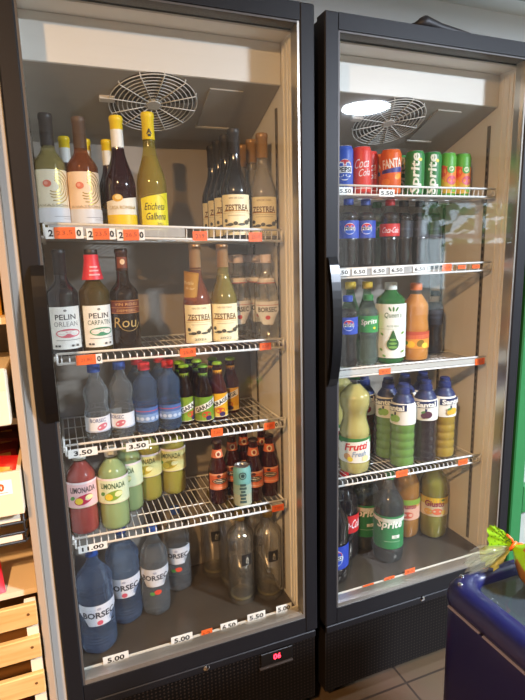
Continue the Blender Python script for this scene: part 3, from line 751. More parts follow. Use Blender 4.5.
# ------------------------------------------------------------------ the two fridges
def perforated(nt, b, N, Lk):
    tc = N('ShaderNodeTexCoord'); sc = N('ShaderNodeVectorMath'); sc.operation = 'SCALE'; sc.inputs['Scale'].default_value = 90
    fr = N('ShaderNodeVectorMath'); fr.operation = 'FRACTION'; sb = N('ShaderNodeVectorMath'); sb.operation = 'SUBTRACT'; sb.inputs[1].default_value = (.5,.5,.5)
    ml = N('ShaderNodeVectorMath'); ml.operation = 'MULTIPLY'; ml.inputs[1].default_value = (1,0,1); ln = N('ShaderNodeVectorMath'); ln.operation = 'LENGTH'
    lt = N('ShaderNodeMath'); lt.operation = 'LESS_THAN'; lt.inputs[1].default_value = .24; mx = N('ShaderNodeMixRGB'); mx.inputs[1].default_value = lin('0c0b0b'); mx.inputs[2].default_value = lin('2a2420')
    Lk(tc.outputs['Object'], sc.inputs[0]); Lk(sc.outputs[0], fr.inputs[0]); Lk(fr.outputs[0], sb.inputs[0]); Lk(sb.outputs[0], ml.inputs[0]); Lk(ml.outputs[0], ln.inputs[0]); Lk(ln.outputs['Value'], lt.inputs[0]); Lk(lt.outputs[0], mx.inputs[0]); Lk(mx.outputs[0], b.inputs['Base Color']); b.inputs['Roughness'].default_value = .55; b.inputs['Specular IOR Level'].default_value = .15
perf = nodemat('perforated_steel', perforated)
YBK = .410                                # the liner's back wall
def fridge(x0, x1, xl, xr, zt, zb, mt, mb, label, hx, display, fanx):
    t = thing('display_fridge', label, 'fridge', (x0, 0, 0)); X = lambda x: x - x0
    c = MB()                              # dark outer cabinet
    c.box(0.004,X(xl)-.004,.05,.60,.065,zt-.008,black); c.box(X(xr)+.004,X(x1)-.004,.05,.60,.065,zt-.008,black)
    c.box(X(xl)-.004,X(xr)+.004,YBK+.006,.60,.065,zt-.008,black); c.box(X(xl)-.004,X(xr)+.004,.05,YBK+.006,zt-.045,zt-.008,black)
    c.box(X(xl)-.004,X(xr)+.004,.055,YBK+.006,.065,.338,black); c.build('cabinet', t)
    l = MB(); a, d, e, f = X(xl), X(xr), .050, YBK
    l.box(a-.004,a,e,f,.338,zt-.045,liner); l.box(d,d+.004,e,f,.338,zt-.045,liner); l.box(a-.004,d+.004,f,f+.006,.338,zt-.045,shaded_backp); l.box(a,d,e,f,zt-.049,zt-.045,liner)
    for yy in (.062,.078,.100):           # ribs moulded into the front of the side wall
        l.box(d-.003,d,yy,yy+.005,.36,zt-.06,liner); l.box(a,a+.003,yy,yy+.005,.36,zt-.06,liner)
    lo = l.build('liner', t)
    tr = MB(); tr.box(a,d,.052,f,.338,.346,traym); tr.box(a,d,.052,.058,.346,.362,P('d8d2c4')); tr.build('floor_tray', t)
    s = MB()                              # slotted shelf standards
    for xx in (a+.0005, d-.0035):
        for yy in (.150,.345): s.box(xx,xx+.003,yy-.006,yy+.006,.36,1.74 if yy > .3 else 1.80,slotm)
        for yy in (.150,.345):
            for k in range(56): s.box(xx-.0004,xx+.0034,yy-.003,yy+.003,.40+.024*k,.412+.024*k,ink)
    s.build('shelf_standards', t)
    h = MB(); zl, zh = 1.735, 1.850       # evaporator housing: white front, grey sloping underside with a fan
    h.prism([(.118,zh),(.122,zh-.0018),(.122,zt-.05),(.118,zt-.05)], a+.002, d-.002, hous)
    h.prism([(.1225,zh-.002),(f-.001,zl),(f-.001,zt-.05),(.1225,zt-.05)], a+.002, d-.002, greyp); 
    ho = h.build('evaporator_housing', t)
    sl = math.atan2(zh-zl, f-.12); fy = .217; fz = zh-(fy-.12)*math.tan(sl)
    def tilt(b, dz): 
        for i, p in enumerate(b.v):
            x, y, z = p; z += dz; b.v[i] = (X(fanx)+x, fy + y*math.cos(sl) + z*math.sin(sl), fz - y*math.sin(sl) + z*math.cos(sl))
        return b
    g = MB(); gm = mat('fan_wire','e4e2dc',rough=.4)
    for k in range(9):
        r = .022+.0113*k; g.tube([(r*math.cos(2*PI*j/40), r*math.sin(2*PI*j/40), 0) for j in range(40)], .0013, gm, 6, True)
    for k in range(12):
        an = 2*PI*k/12+.1; g.tube([(.016*math.cos(an),.016*math.sin(an),-.001),(.112*math.cos(an),.112*math.sin(an),-.001),(.114*math.cos(an),.114*math.sin(an),.008)], .0014, gm, 6)
    g.lathe([(0,-.003),(.017,-.003),(.019,0),(.017,.003)], gm, 20)
    fg = tilt(g, -.010).build('fan_grille', ho)
    fb = MB(); fb.lathe([(0,0),(.022,0),(.022,.006),(0,.006)], P('6a645c'), 20); fb.lathe([(.108,.0065),(.108,.0045),(0,.0045)], P('4a463f'), 32)
    for k in range(5):
        a0 = 2*PI*k/5; fb.add([(.02*math.cos(a0),.02*math.sin(a0),.002),(.098*math.cos(a0-.1),.098*math.sin(a0-.1),.004),(.098*math.cos(a0+.6),.098*math.sin(a0+.6),-.001),(.02*math.cos(a0+.9),.02*math.sin(a0+.9),0)], [(0,1,2,3)], P('8a847a'))
    tilt(fb, -.0070).build('fan', ho)
    br = MB(); br.box(-.135,-.098,-.012,.004,-.004,.006,P('d8d2c8'),.001); tilt(br, -.008).build('fan_bracket', ho)
    lp = MB(); fx = X(fanx); bx0, bx1 = .135, .225; lp.box(bx0,bx1,-.07,.085,0,.005,greyp); lp.box(bx0-.004,bx1+.004,.085,.092,-.002,.005,P('dcd8ce')); tilt(lp, -.0045).build('lamp_cover', ho)
    # the door
    dr = MB(); m = X(xl)-.0; w = x1-x0
    ml, mr_ = xl-x0+.0, x1-xr
    ms = .039
    dr.box(0,ms,0,.045,zb,zt,black,.003); dr.box(w-ms,w,0,.045,zb,zt,black,.003)
    dr.box(ms,w-ms,.0005,.045,zb+.0005,zb+mb,black); dr.box(ms,w-ms,.0005,.045,zt-mt,zt-.0005,black)
    do = dr.build('door_frame', t)
    gk = MB(); i0, i1, k0, k1 = ms, w-ms, zb+mb, zt-mt
    for q, mt_ in (((i0,i0+.005,k0,k1),darkgask),((i1-.006,i1,k0,k1),silver),((i0+.005,i1-.006,k0,k0+.012),silver),((i0+.005,i1-.006,k1-.005,k1),darkgask)): gk.box(q[0],q[1],.004,.040,q[2],q[3],mt_)
    gk.build('glass_surround', do)
    gl = MB(); gl.box(i0,i1,.008,.012,k0,k1,pane_m); gl.build('glass_pane', do)
    hd = MB(); z0, z1 = 1.055, 1.405; n = 16; out = []; inn = []
    for i in range(n+1):
        q = i/n; k = math.sin(PI*q)**.6; out.append((-.004-.030*k, z0+(z1-z0)*q)); inn.append((-.0005-.018*max(0,math.sin(PI*min(1,max(0,(q-.09)/.82))))**.6, z0+.012+(z1-z0-.024)*q))
    for i in range(n): hd.prism([out[i],inn[i],inn[i+1],out[i+1]], X(hx)-.0135, X(hx)+.0135, blackin)
    ho2 = hd.build('handle', do)
    # base
    bs = MB(); bs.box(.004,w-.004,.012,.050,.068,zb-.006,perf); bo = bs.build('base_grille', t)
    tp = MB(); tp.box(.004,w-.004,.004,.048,zb-.028,zb-.006,black,.002); tp.build('base_trim', bo)
    lk = MB(); lx = w*.51; lk.lathe([(0,-.012),(.005,-.012),(.009,-.009),(.009,0)], chrome, 18, (lx,.012,.294), axis='y'); lk.build('lock', bo)
    if display:
        dp = MB(); dx = X(-.13); dp.box(dx-.05,dx+.05,.007,.012,.235,.275,P('0f0e0e'),.001); dpo = dp.build('control_panel', bo)
        dg = MB(); red = mat('red_digits','ff2030',emit=5); dg.text('06', dx,.257,.018, red, bold=.02)
        for i in range(len(dg.v)): dg.v[i] = (dg.v[i][0], dg.v[i][1]+.0065, dg.v[i][2])
        dg.build('digits', dpo)
        lip = MB(); lip.box(dx-.055,dx+.05,.004,.012,.226,.231,P('3a3634'),.0005); lip.build('panel_lip', dpo)
    for cx in (.05, w-.05):
        for cy in (.075, .54):
            k = MB(); k.box(cx-.018,cx+.018,cy-.018,cy+.018,.058,.066,ink); k.box(cx-.014,cx-.011,cy-.014,cy+.014,.02,.06,ink); k.box(cx+.011,cx+.014,cy-.014,cy+.014,.02,.06,ink); ko = k.build('caster', t)
            wv = MB(); wv.lathe([(0,-.010),(.020,-.010),(.024,-.007),(.024,.007),(.020,.010),(0,.010)], mat('rubber','26241f',rough=.6), 20, (cx,cy,.0245), axis='x'); wv.build('wheel', ko)
    return t
LXL, LXR, RXL, RXR = -.660, -.038, .068, .706
fridge(-.70, 0, LXL, LXR, 2.0, .310, .040, .047, 'left black glass-door fridge of wines, beers and waters with red digital display', -.668, True, -.357)
fridge(.028, .733, RXL, RXR, 1.992, .307, .039, .051, 'right black glass-door fridge of soft drinks beside the blue freezer', .047, False, .365)

# wire shelves ------------------------------------------------------
SH = {'LA':(1.472,1.452),'LB':(1.180,1.168),'LC':(.946,.934),'LD':(.694,.680),'LF':(.346,.346),
      'RA':(1.577,1.578),'RB':(1.345,1.349),'RC':(1.060,1.044),'RD':(.713,.694),'RF':(.346,.346)}
LIP = {'LA':(-.003,.026),'LB':(-.013,.012),'LC':(-.013,.014),'LD':(-.013,.013),'RA':(-.003,.022),'RB':(-.004,.022),'RC':(-.012,.013),'RD':(-.013,.013)}
def zs(k, x):
    a, b = SH[k]; x0, x1 = (LXL, LXR) if k[0] == 'L' else (RXL, RXR)
    return a + (b-a)*(x-x0)/(x1-x0)
def shelf(k, label):
    x0, x1 = (LXL+.0045, LXR-.0065) if k[0] == 'L' else (RXL+.0045, RXR-.0065)
    lo, hi = LIP[k]; a, b = zs(k,x0), zs(k,x1); wd_ = x1-x0
    t = thing('wire_shelf', label, 'shelf', (x0,0,a)); Z = lambda x: (b-a)*x/wd_
    g = MB(); n = int(wd_/.0178)
    for i in range(1, n):
        x = wd_*i/n; z = Z(x) - .0018
        g.tube([(x,.392,z),(x,.104,z),(x,.1012,z+(hi if hi>.02 else lo))], .0014, wire, 4)
    for y in (.20,.30): g.tube([(0,y,-.0046),(wd_,y,Z(wd_)-.0046)], .0019, wire, 6)
    g.build('wire_grid', t)
    fr = MB()
    for dz in (lo, hi): fr.tube([(.008,.0985,Z(.008)+dz),(wd_-.008,.0985,Z(wd_)+dz)], .0032, wire, 8)
    for x in (.008, wd_-.008): fr.tube([(x,.0985,Z(x)+lo),(x,.0985,Z(x)+hi)], .003, wire, 6)
    fr.build('front_rail', t)
    sr = MB()
    for x in (.003, wd_-.003): sr.tube([(x,.104,Z(x)-.0035),(x,.395,Z(x)-.0035)], .003, wire, 6)
    sr.tube([(.003,.394,Z(.003)-.0035),(wd_-.003,.394,Z(wd_)-.0035)], .0028, wire, 6)
    for x in (0, wd_-.006):               # corner hooks into the standards
        for y in (.15,.345): sr.box(x-.001,x+.007,y-.005,y+.005,Z(x)-.016,Z(x)-.005,silver)
    sr.build('side_rails', t)
    pc = MB()                             # price channel clipped to the front
    zc0, zc1 = (.001,.024) if hi > .02 else (lo+.0045, hi-.0045)
    def strip(u0,u1,mt): 
        pc.add([(u0,.0968,Z(u0)+zc0),(u1,.0968,Z(u1)+zc0),(u1,.0968,Z(u1)+zc1),(u0,.0968,Z(u0)+zc1),(u0,.098,Z(u0)+zc0),(u1,.098,Z(u1)+zc0),(u1,.098,Z(u1)+zc1),(u0,.098,Z(u0)+zc1)],
               [(0,1,2,3),(5,4,7,6),(3,2,6,7),(1,0,4,5),(0,3,7,4),(2,1,5,6)], mt)
    if k in ('LA','RB','RC'):
        strip(.02, wd_*(.55 if k == 'LA' else .6 if k == 'RB' else .92), clear('price_channel','e4e4e0',haze=.30) if k != 'RC' else mat('grey_price_channel','bdbbb4',rough=.25)); pc.build('price_channel', t)
    return t
for k, s in (('LA','top wire shelf in the left fridge, under the tall wines'),('LB','second wire shelf in the left fridge, under wines and glass water bottles'),('LC','third wire shelf in the left fridge, priced 3.50 at its left end'),('LD','lowest wire shelf in the left fridge, under lemonades and red beers'),
             ('RA','top wire shelf in the right fridge, under the drinks cans'),('RB','second wire shelf in the right fridge, priced 6.50'),('RC','third wire shelf in the right fridge, under aloe drink and orange juice'),('RD','lowest wire shelf in the right fridge, under blue-capped juices')):
    shelf(k, s)
# ------------------------------------------------------------------ bottles and cans on the shelves
def put(k, name, cat, sh, px, y, label, group=None, turn=None, py=None, size=1):
    """kind, name, category, shelf, where it is seen (pixel column at its middle), depth row"""
    z0 = zs(sh, -.35 if sh[0] == 'L' else .38)
    if py is None:
        py = 350                          # find the row of the bottle's middle
        for _ in range(4):
            p = at(px, py, y); d = Vector((p.x, y, z0+.11)) - CAM; py = 350 - FPX*d.dot(UP)/d.dot(FW)
    p = at(px, py, y); x = p.x
    if turn is None: turn = -.75*math.atan2(x-CX, y-CY)     # labels turned part-way to the shopper
    return place(k, name, cat, x, y, zs(sh, x)+(.0004 if sh[1]=='F' else .0012), turn, label, group, size)
W = ('wine_bottle', 'wine bottle'); G = 'wines on the top shelf of the left fridge'; G2 = 'wines on the second shelf of the left fridge'
put('swirl_white', *W, 'LA', 50, .165, 'white wine bottle with gold swirl label, first on the left on the top shelf', G, .02)
put('swirl_rose', *W, 'LA', 82, .168, 'amber rose wine bottle with pinkish gold swirl label', G, -.02)
put('red_yellowcap', *W, 'LA', 121, .172, 'dark red wine with yellow cap, white neck and white and yellow label', G, -.05)
put('yellow_label', *W, 'LA', 152, .162, 'golden white wine with yellow cap and bright yellow label', G, -.05)
put('red_yellowcap', *W, 'LA', 71, .262, 'yellow-capped wine behind the first white swirl-label bottle', G, -.3, 190, .86)
put('red_yellowcap', *W, 'LA', 89, .285, 'yellow-capped wine farther back, right behind the rose swirl-label bottle', G, -.2, 190, .88)
put('red_yellowcap', *W, 'LA', 107, .260, 'yellow-capped red wine standing just behind the front red one', G, -.1, 190, .86)
put('zestrea_dark', *W, 'LA', 235, .1405, 'front dark bottle of the four cream-labelled black-capped wines', G, -.25, 190)
put('zestrea_dark', *W, 'LA', 226.5, .2160, 'second dark cream-labelled wine from the front', G, -.25, 190)
put('zestrea_dark', *W, 'LA', 219.5, .2915, 'third dark cream-labelled wine from the front', G, -.25, 190)
put('zestrea_dark', *W, 'LA', 213.5, .3670, 'rearmost dark cream-labelled wine, at the back wall', G, -.25, 190)
put('zestrea_clear', *W, 'LA', 264, .158, 'front clear wine with copper capsule and cream label by the right wall', G, -.3, 190)
put('zestrea_clear', *W, 'LA', 254.5, .238, 'middle clear copper-capped wine behind the front one', G, -.3, 190)
put('zestrea_clear', *W, 'LA', 246, .318, 'rearmost clear copper-capped wine', G, -.3, 190)
put('pelin_dark', *W, 'LB', 64, .155, 'black wine bottle with white label and pink oval, no collar', G2, .06)
put('pelin_green', *W, 'LB', 96, .158, 'olive wine bottle with white label, green oval and red paper collar', G2, .16)
put('dark_red_band', *W, 'LB', 121, .162, 'dark bottle with red-brown band and gold lettering', G2, .02)
put('zestrea_rose', *W, 'LB', 197, .158, 'rose wine with cream label and a gold tag on its neck', G2, -.1)
put('zestrea_amber', *W, 'LB', 224.5, .158, 'pale green-gold wine with cream label beside the tagged rose', G2, -.25)
Wt = ('water_bottle', 'water bottle'); G = 'glass water bottles on the second shelf'
put('borsec_glass', *Wt, 'LB', 273, .158, 'front clear glass water bottle with white shield label at the right wall', G, -.3)
put('borsec_glass', *Wt, 'LB', 257, .215, 'glass water bottle behind and left of the front one at the wall', G, -.3)
put('borsec_glass', *Wt, 'LB', 244, .205, 'leftmost glass water bottle, next to the green-gold wine', G, -.3)
put('borsec_glass', *Wt, 'LB', 263, .300, 'glass water bottle half hidden at the back', G, -.3)
put('borsec_glass', *Wt, 'LB', 248, .315, 'glass water bottle at the back behind the leftmost one', G, -.3)
G = 'small plastic waters on the third shelf'
put('water_bluecap', *Wt, 'LC', 97, .158, 'small clear water bottle with blue cap, leftmost on the shelf', G, .1)
put('water_bluecap', *Wt, 'LC', 122, .168, 'small clear blue-capped water bottle next to a blue red-capped one', G, -.5)
put('water_redcap', *Wt, 'LC', 145, .172, 'front blue water bottle with red cap, left one of the pair', G, -.1)
put('water_redcap', *Wt, 'LC', 167, .176, 'front blue water bottle with red cap beside the green-label beer', G, -.2)
put('water_redcap', *Wt, 'LC', 140, .252, 'blue red-capped water bottle behind the left front one', G, -.1)
put('water_redcap', *Wt, 'LC', 160, .258, 'blue red-capped water bottle behind the right front one', G, -.1)
B = ('beer_bottle', 'beer bottle'); G = 'slanted-label beers on the third shelf'
put('garage_blue', *B, 'LC', 185, .212, 'dark beer with green label and blue side panel, next to the blue waters', G, .35)
put('garage_green', *B, 'LC', 202.5, .192, 'dark beer with full green label and white slanted banner', G, -.15)
put('garage_yellow', *B, 'LC', 217.5, .212, 'red-brown beer with yellow label in the front row', G, -.25)
put('garage_yellow', *B, 'LC', 229.5, .262, 'red-brown yellow-labelled beer set back at the end of the row', G, -.8)
put('garage_green', *B, 'LC', 181, .258, 'dark green-capped beer behind the blue-panel one', G, -.1)
put('garage_green', *B, 'LC', 197, .268, 'dark green-capped beer behind the full green label one', G, -.1)
put('garage_yellow', *B, 'LC', 212, .278, 'green-capped beer behind the front yellow-label one', G, -.1)
put('garage_green', *B, 'LC', 190, .335, 'green-capped beer at the back wall', G, -.1)
Lm = ('lemonade_bottle', 'lemonade'); G = 'lemonades on the lowest shelf of the left fridge'
put('limonada_pink', *Lm, 'LD', 81, .162, 'pink lemonade bottle with pink fruit label', G, .05)
put('limonada_green', *Lm, 'LD', 109, .158, 'pale green lemonade bottle in front, beside the pink one', G, -.1)
put('limonada_green', *Lm, 'LD', 129, .245, 'green lemonade bottle standing behind the front green one', G, -.5)
put('limonada_yellow', *Lm, 'LD', 149, .290, 'left one of two yellow lemonade bottles at the back', G, -.4)
put('limonada_yellow', *Lm, 'LD', 170, .305, 'right one of two yellow lemonade bottles at the back', G, -.4)
G = 'red beers on the lowest shelf'
put('red_beer', *B, 'LD', 217.5, .190, 'leftmost red beer bottle with orange label', G, -.05)
put('red_beer', *B, 'LD', 235.5, .235, 'red beer bottle behind the teal can', G, -.2)
put('red_beer', *B, 'LD', 251, .248, 'red beer bottle in the back row, between can and front bottles', G, -.2)
put('red_beer', *B, 'LD', 258.5, .165, 'front red beer bottle just right of the teal can', G, -.2)
put('red_beer', *B, 'LD', 273.5, .172, 'rightmost front red beer bottle near the wall', G, -.3)
put('red_beer', *B, 'LD', 266.5, .245, 'red beer bottle behind the two rightmost front ones', G, -.3)
tt = put('teal_can', 'drink_can', 'can', 'LD', 242.5, .134, 'slim teal drinks can standing before the red beers', None, -.25)
G = 'big plastic waters on the floor of the left fridge'
put('borsec_blue', *Wt, 'LF', 95, .148, 'big blue plastic water bottle, nearest on the fridge floor', G, .1)
put('borsec_blue', *Wt, 'LF', 127, .240, 'big blue water bottle behind the nearest one', G, -.1)
put('borsec_clear', *Wt, 'LF', 152.5, .235, 'clear plastic water bottle with white label in the middle of the fridge floor', G, -.15)
put('borsec_clear', *Wt, 'LF', 177.5, .320, 'clear plastic water bottle farthest back on the fridge floor', G, -.3)
G = 'clear glass bottles with small black labels'
put('square_glass', 'spirit_bottle', 'glass bottle', 'LF', 244, .180, 'front clear glass bottle with black square label, left of the front pair', G, .12)
put('square_glass', 'spirit_bottle', 'glass bottle', 'LF', 271, .168, 'front clear glass bottle with black square label, by the right wall', G, .02)
put('square_glass', 'spirit_bottle', 'glass bottle', 'LF', 235, .275, 'clear glass bottle behind the left front black-label one', G, -.05)
put('square_glass', 'spirit_bottle', 'glass bottle', 'LF', 261, .265, 'clear glass bottle behind the right front black-label one', G, -.15)
put('square_glass', 'spirit_bottle', 'glass bottle', 'LF', 216, .340, 'clear glass bottle at the back, leftmost of the black-label ones', G, -.05)

C = ('drink_can', 'can'); G = 'cans on the top shelf of the right fridge'
put('pepsi_can', *C, 'RA', 344.5, .168, 'blue cola can at the left end of the can row', G)
put('coke_can', *C, 'RA', 361, .165, 'front red cola can with white script', G)
put('coke_can', *C, 'RA', 370.5, .228, 'red cola can behind the front red one', G)
put('fanta_can', *C, 'RA', 377, .245, 'orange can peeking out behind the front orange one, left of it', G)
put('fanta_can', *C, 'RA', 391, .170, 'front orange can with white lettering', G)
put('sprite_can', *C, 'RA', 400.5, .250, 'green can half hidden between orange and green front cans', G)
put('sprite_can', *C, 'RA', 415, .172, 'front green can with upright white lettering, next to the orange can', G)
put('sprite_can', *C, 'RA', 432, .176, 'front green can with upright white lettering, next to the fruit cans', G)
put('fruit_can', *C, 'RA', 447.5, .178, 'orange and green fruit can, left one of the pair', G)
put('fruit_can', *C, 'RA', 462.5, .178, 'orange and green fruit can at the right end of the row', G)
S = ('soda_bottle', 'soda bottle'); G = 'half-litre sodas on the second shelf of the right fridge'
put('pepsi_half', *S, 'RB', 349.5, .185, 'half-litre cola with blue label, leftmost on the second shelf', G)
put('pepsi_half', *S, 'RB', 364, .195, 'half-litre cola with blue label beside the green-label soda', G)
put('sprite_half', *S, 'RB', 376.5, .285, 'half-litre clear soda with green label on the second shelf', G)
put('coke_half', *S, 'RB', 389.5, .200, 'half-litre dark cola with red label', G)
put('cola_plain', *S, 'RB', 403, .225, 'added dark bottle in place of a dark door reflection, right of the red-labelled one', G)  # three dark bottles added to stand in for the door's dark reflection
put('cola_plain', *S, 'RB', 419, .235, 'added dark bottle in place of a dark door reflection, second from the right end', G)
put('cola_plain', *S, 'RB', 432, .250, 'dark bottle at the right end of the second-shelf row', G)
G = 'bottles on the third shelf of the right fridge'
put('pepsi_half', *S, 'RC', 347.5, .172, 'small cola bottle with blue label in front on the third shelf', G)
put('sprite_half', *S, 'RC', 368, .185, 'small green-label soda bottle in front on the third shelf', G)
put('yellowcap_soda', *S, 'RC', 351, .262, 'yellow-capped soda behind the small cola bottle', G)
put('yellowcap_soda', *S, 'RC', 366, .272, 'yellow-capped soda behind the small green-label bottle', G)
put('aloe', 'juice_bottle', 'juice', 'RC', 390, .190, 'green aloe drink bottle with big white label', G, -.42)
put('orange_juice', 'juice_bottle', 'juice', 'RC', 415, .188, 'big orange juice bottle with red and yellow label', G)
put('cola_plain', *S, 'RC', 434, .255, 'dark bottle behind the orange juice', G)
J = ('juice_bottle', 'juice'); G = 'juices on the lowest shelf of the right fridge'
put('frutti', *S, 'RD', 354.5, .160, 'big waisted bottle of cloudy lemon soda with red lettering, in front', G)
put('frutti', *S, 'RD', 342, .300, 'second cloudy lemon soda bottle, half hidden behind the first', G)
put('santal_cherry', *J, 'RD', 371.5, .262, 'dark red juice half hidden behind the lemon soda', G)
put('santal_green', *J, 'RD', 384, .228, 'green juice with blue cap standing behind the front green one', G, -1.0)
put('santal_green', *J, 'RD', 401.5, .150, 'front green juice with blue cap and white sleeve turned aside', G, -1.3)
put('santal_purple', *J, 'RD', 424.5, .158, 'dark purple juice with blue cap', G, -.62)
put('santal_yellow', *J, 'RD', 443, .168, 'yellow juice with blue cap near the right wall', G, -.1)
put('santal_green', *J, 'RD', 404, .255, 'blue-capped juice seen behind the front green one', G, -.9)
put('santal_purple', *J, 'RD', 421, .262, 'blue-capped juice behind the purple one', G, -.5)
G = 'big sodas on the floor of the right fridge'
put('pepsi_two', *S, 'RF', 335, .140, 'big dark cola with blue label at the door frame', G)
put('coke_two', *S, 'RF', 344, .255, 'big dark cola with red label behind the blue-label one', G, -.1)
put('sprite_two', *S, 'RF', 388, .182, 'front big clear soda bottle with green label', G, -.50)
put('sprite_two', *S, 'RF', 366, .275, 'big clear green-label soda set back to the left', G, -.55)
put('orange_soda', *S, 'RF', 407, .285, 'orange soda bottle behind the front green-label one', G)
put('giusto', *S, 'RF', 432.5, .245, 'big yellow-green soda with fruit label near the wall', G, -.62)
put('giusto', *S, 'RF', 419, .348, 'yellow-green soda half hidden at the back', G, -.5)

def settle():
    """let crowded bottles make room for one another, the rear ones giving way"""
    E = []
    for r, k, s in STOOD:
        R = max(math.hypot(v.co.x, v.co.y) for v in CACHE[k][0][1].vertices)*s
        E.append([r, R, r.location.x, r.location.y, round(r.location.z, 1), r.location.x < 0])
    for it in range(400):
        for i in range(len(E)):
            for j in range(i):
                a, b = E[i], E[j]
                if a[5] != b[5] or abs(a[0].location.z-b[0].location.z) > .06: continue
                dx, dy = a[2]-b[2], a[3]-b[3]; d = math.hypot(dx, dy) or 1e-6; o = a[1]+b[1]+.0006-d
                if o <= 0: continue
                wa = (a[3]-.08)**2; wb = (b[3]-.08)**2; ka = wa/(wa+wb)
                a[2] += dx/d*o*ka; a[3] += dy/d*o*ka; b[2] -= dx/d*o*(1-ka); b[3] -= dy/d*o*(1-ka)
        for a in E:
            lo, hi = (LXL, LXR) if a[5] else (RXL, RXR)
            a[2] = min(max(a[2], lo+a[1]+.001), hi-a[1]-.0055); a[3] = min(max(a[3], .102+a[1]), YBK-.001-a[1])
    for a in E:
        k = ('L' if a[5] else 'R')
        old = a[0].location.x; a[0].location.x = a[2]; a[0].location.y = a[3]
        sh = min((q for q in SH if q[0] == k), key=lambda q: abs(zs(q, old)-a[0].location.z))
        a[0].location.z += zs(sh, a[2])-zs(sh, old)
settle()
# ------------------------------------------------------------------ price tags
def price(px, py, y, txt, style, label, w=.044, h=.024, grp=None, lean=0):
    p = at(px, py, y)
    b = MB(); b.box(-w/2,w/2,0,.001,-h/2,h/2, orange if style == 'o' else white)
    t = thing('price_tag', label, 'price tag', (p.x, y, p.z), 0, grp); st = None
    if style == 'w': b.text(txt, 0,0,h*.58, ink, w=min(w*.8, .011*len(txt)), bold=.03)
    if style == 'o': b.text(txt, 0,0,h*.45, P('8a3c18'), w=w*.62, rot=.06)
    if style == 'm':                      # white card with an orange sticker over the middle of the figure
        b.text(txt[0], -w*.36,0,h*.6, ink, bold=.04); b.text(txt[-1], w*.38,0,h*.6, ink, bold=.04)
        st = MB(); st.box(-w*.27,w*.29,-.0018,-.0006,-h*.5,h*.5, orange); st.layer = 7; st.text(txt[1:-1], 0,0,h*.42, P('a03c18'), w=w*.42, rot=.06)
    if style == 'n':                      # orange sticker beside a leftover figure
        b.text(txt[-1], w*.38,0,h*.6, ink, bold=.04)
        st = MB(); st.box(-w*.48,w*.26,-.0018,-.0006,-h*.5,h*.52, orange); st.layer = 7; st.text(txt[:-1], -w*.1,0,h*.42, P('a03c18'), w=w*.42, rot=.06)
    b.build('card', t)
    if st: st.build('sticker', t)
    if lean: t.rotation_euler = (lean, 0, 0)
    return t
Y0 = .0945
g = 'price tags on the left fridge\'s shelves'
price(64.5,233,Y0,'223,50','m','white price tag with orange sticker under the first white wine',.083,.026,g)
price(101,234,Y0,'223,50','m','white price tag with orange sticker under the rose wine',.066,.026,g)
price(131,235,Y0,'226,50','m','white price tag with orange sticker under the yellow-capped red wine',.066,.026,g)
price(200,236,Y0,'219','o','orange price tag below the dark wines\' left edge',.038,.024,g)
price(255.5,237,Y0,'25,0','o','orange price tag below the front clear copper-capped wine',.038,.024,g)
price(89,359.5,Y0,'21,800','n','orange price sticker and a figure 0 under the red-collared wine',.062,.024,g)
price(188,352.5,Y0,'25,0','o','orange price tag under the gold-tagged rose wine',.042,.023,g)
price(265.5,346.5,Y0,'8,50','o','orange price tag under the glass water bottles',.034,.020,g)
price(83,452.5,Y0,'3.50','w','white tag reading 3.50 at the shelf\'s left end, under the blue-capped waters',.070,.022,g)
price(137.5,446,Y0,'3.50','w','white tag reading 3.50 under the left red-capped water',.058,.022,g)
price(217,432.5,Y0,'7,50','o','orange price tag under the yellow-label beer',.034,.022,g)
price(271,425.5,Y0,'6,500','n','orange price sticker and a figure 0 at the right end of the third shelf',.044,.020,g)
price(93,547.5,Y0,'11.00','w','white tag reading 11.00 under the pink lemonade',.072,.020,g)
price(278,508,Y0,'7,80','o','orange price tag at the right end of the lowest shelf',.038,.020,g)
g = 'price tags along the floor of the left fridge'
Y1 = .0495
for px, py, tx, st, w, lb in ((116,658.5,'5.00','w',.066,'white tag reading 5.00 at the left, below the big blue waters'),(182,639,'5.00','w',.060,'white tag reading 5.00 left of the orange floor sticker'),(207,633.5,'12','o',.032,'orange sticker on the fridge floor\'s front edge'),
                              (229,626,'6.50','w',.050,'white tag reading 6.50 on the floor edge'),(256.5,616.5,'5.50','w',.056,'white tag reading 5.50 on the floor edge'),(284,608.5,'5.00','w',.050,'white tag reading 5.00 at the right corner of the floor edge')):
    price(px,py,Y1,tx,st,lb,w,.026,g)
g = 'price tags on the right fridge\'s shelves'
price(345.5,191,Y0,'5.50','w','white tag reading 5.50 under the blue cola can',.046,.020,g)
price(387,193,Y0,'5.50','w','white tag reading 5.50 under the front orange can',.052,.020,g)
for px, tx, lb in ((342,'6.50','leftmost white tag on the second shelf'),(359.5,'6.50','second white 6.50 tag from the left on the second shelf'),(379,'6.50','third white 6.50 tag, under the green-label soda'),(397,'6.50','fourth white 6.50 tag, under the red-label cola'),(420,'6.50','rightmost white 6.50 tag, before the orange sticker')):
    price(px,272.5-(px-342)*.045,Y0,tx,'w',lb,.050,.020,g)
price(447,267.5,Y0,'6,0','o','orange round-ish sticker on the second shelf in the right fridge',.036,.022,g)
price(462,267,Y0,'75','o','red-orange sticker near the second shelf\'s right end',.030,.012,g)
price(476,266.5,Y0,'70','o','red-orange sticker at the very right end of the second shelf',.030,.012,g)
price(385,371.5,Y0,'9,0','o','orange price tag under the aloe drink',.042,.018,g)
price(480,361.5,Y0,'12,5','o','orange price tag at the right end of the third shelf',.040,.022,g)
price(402,473.5,Y0,'9,50','o','orange price tag under the front green juice',.046,.022,g)
price(463,462,Y0,'9,50','o','orange price tag at the right end of the lowest shelf in the right fridge',.040,.020,g)
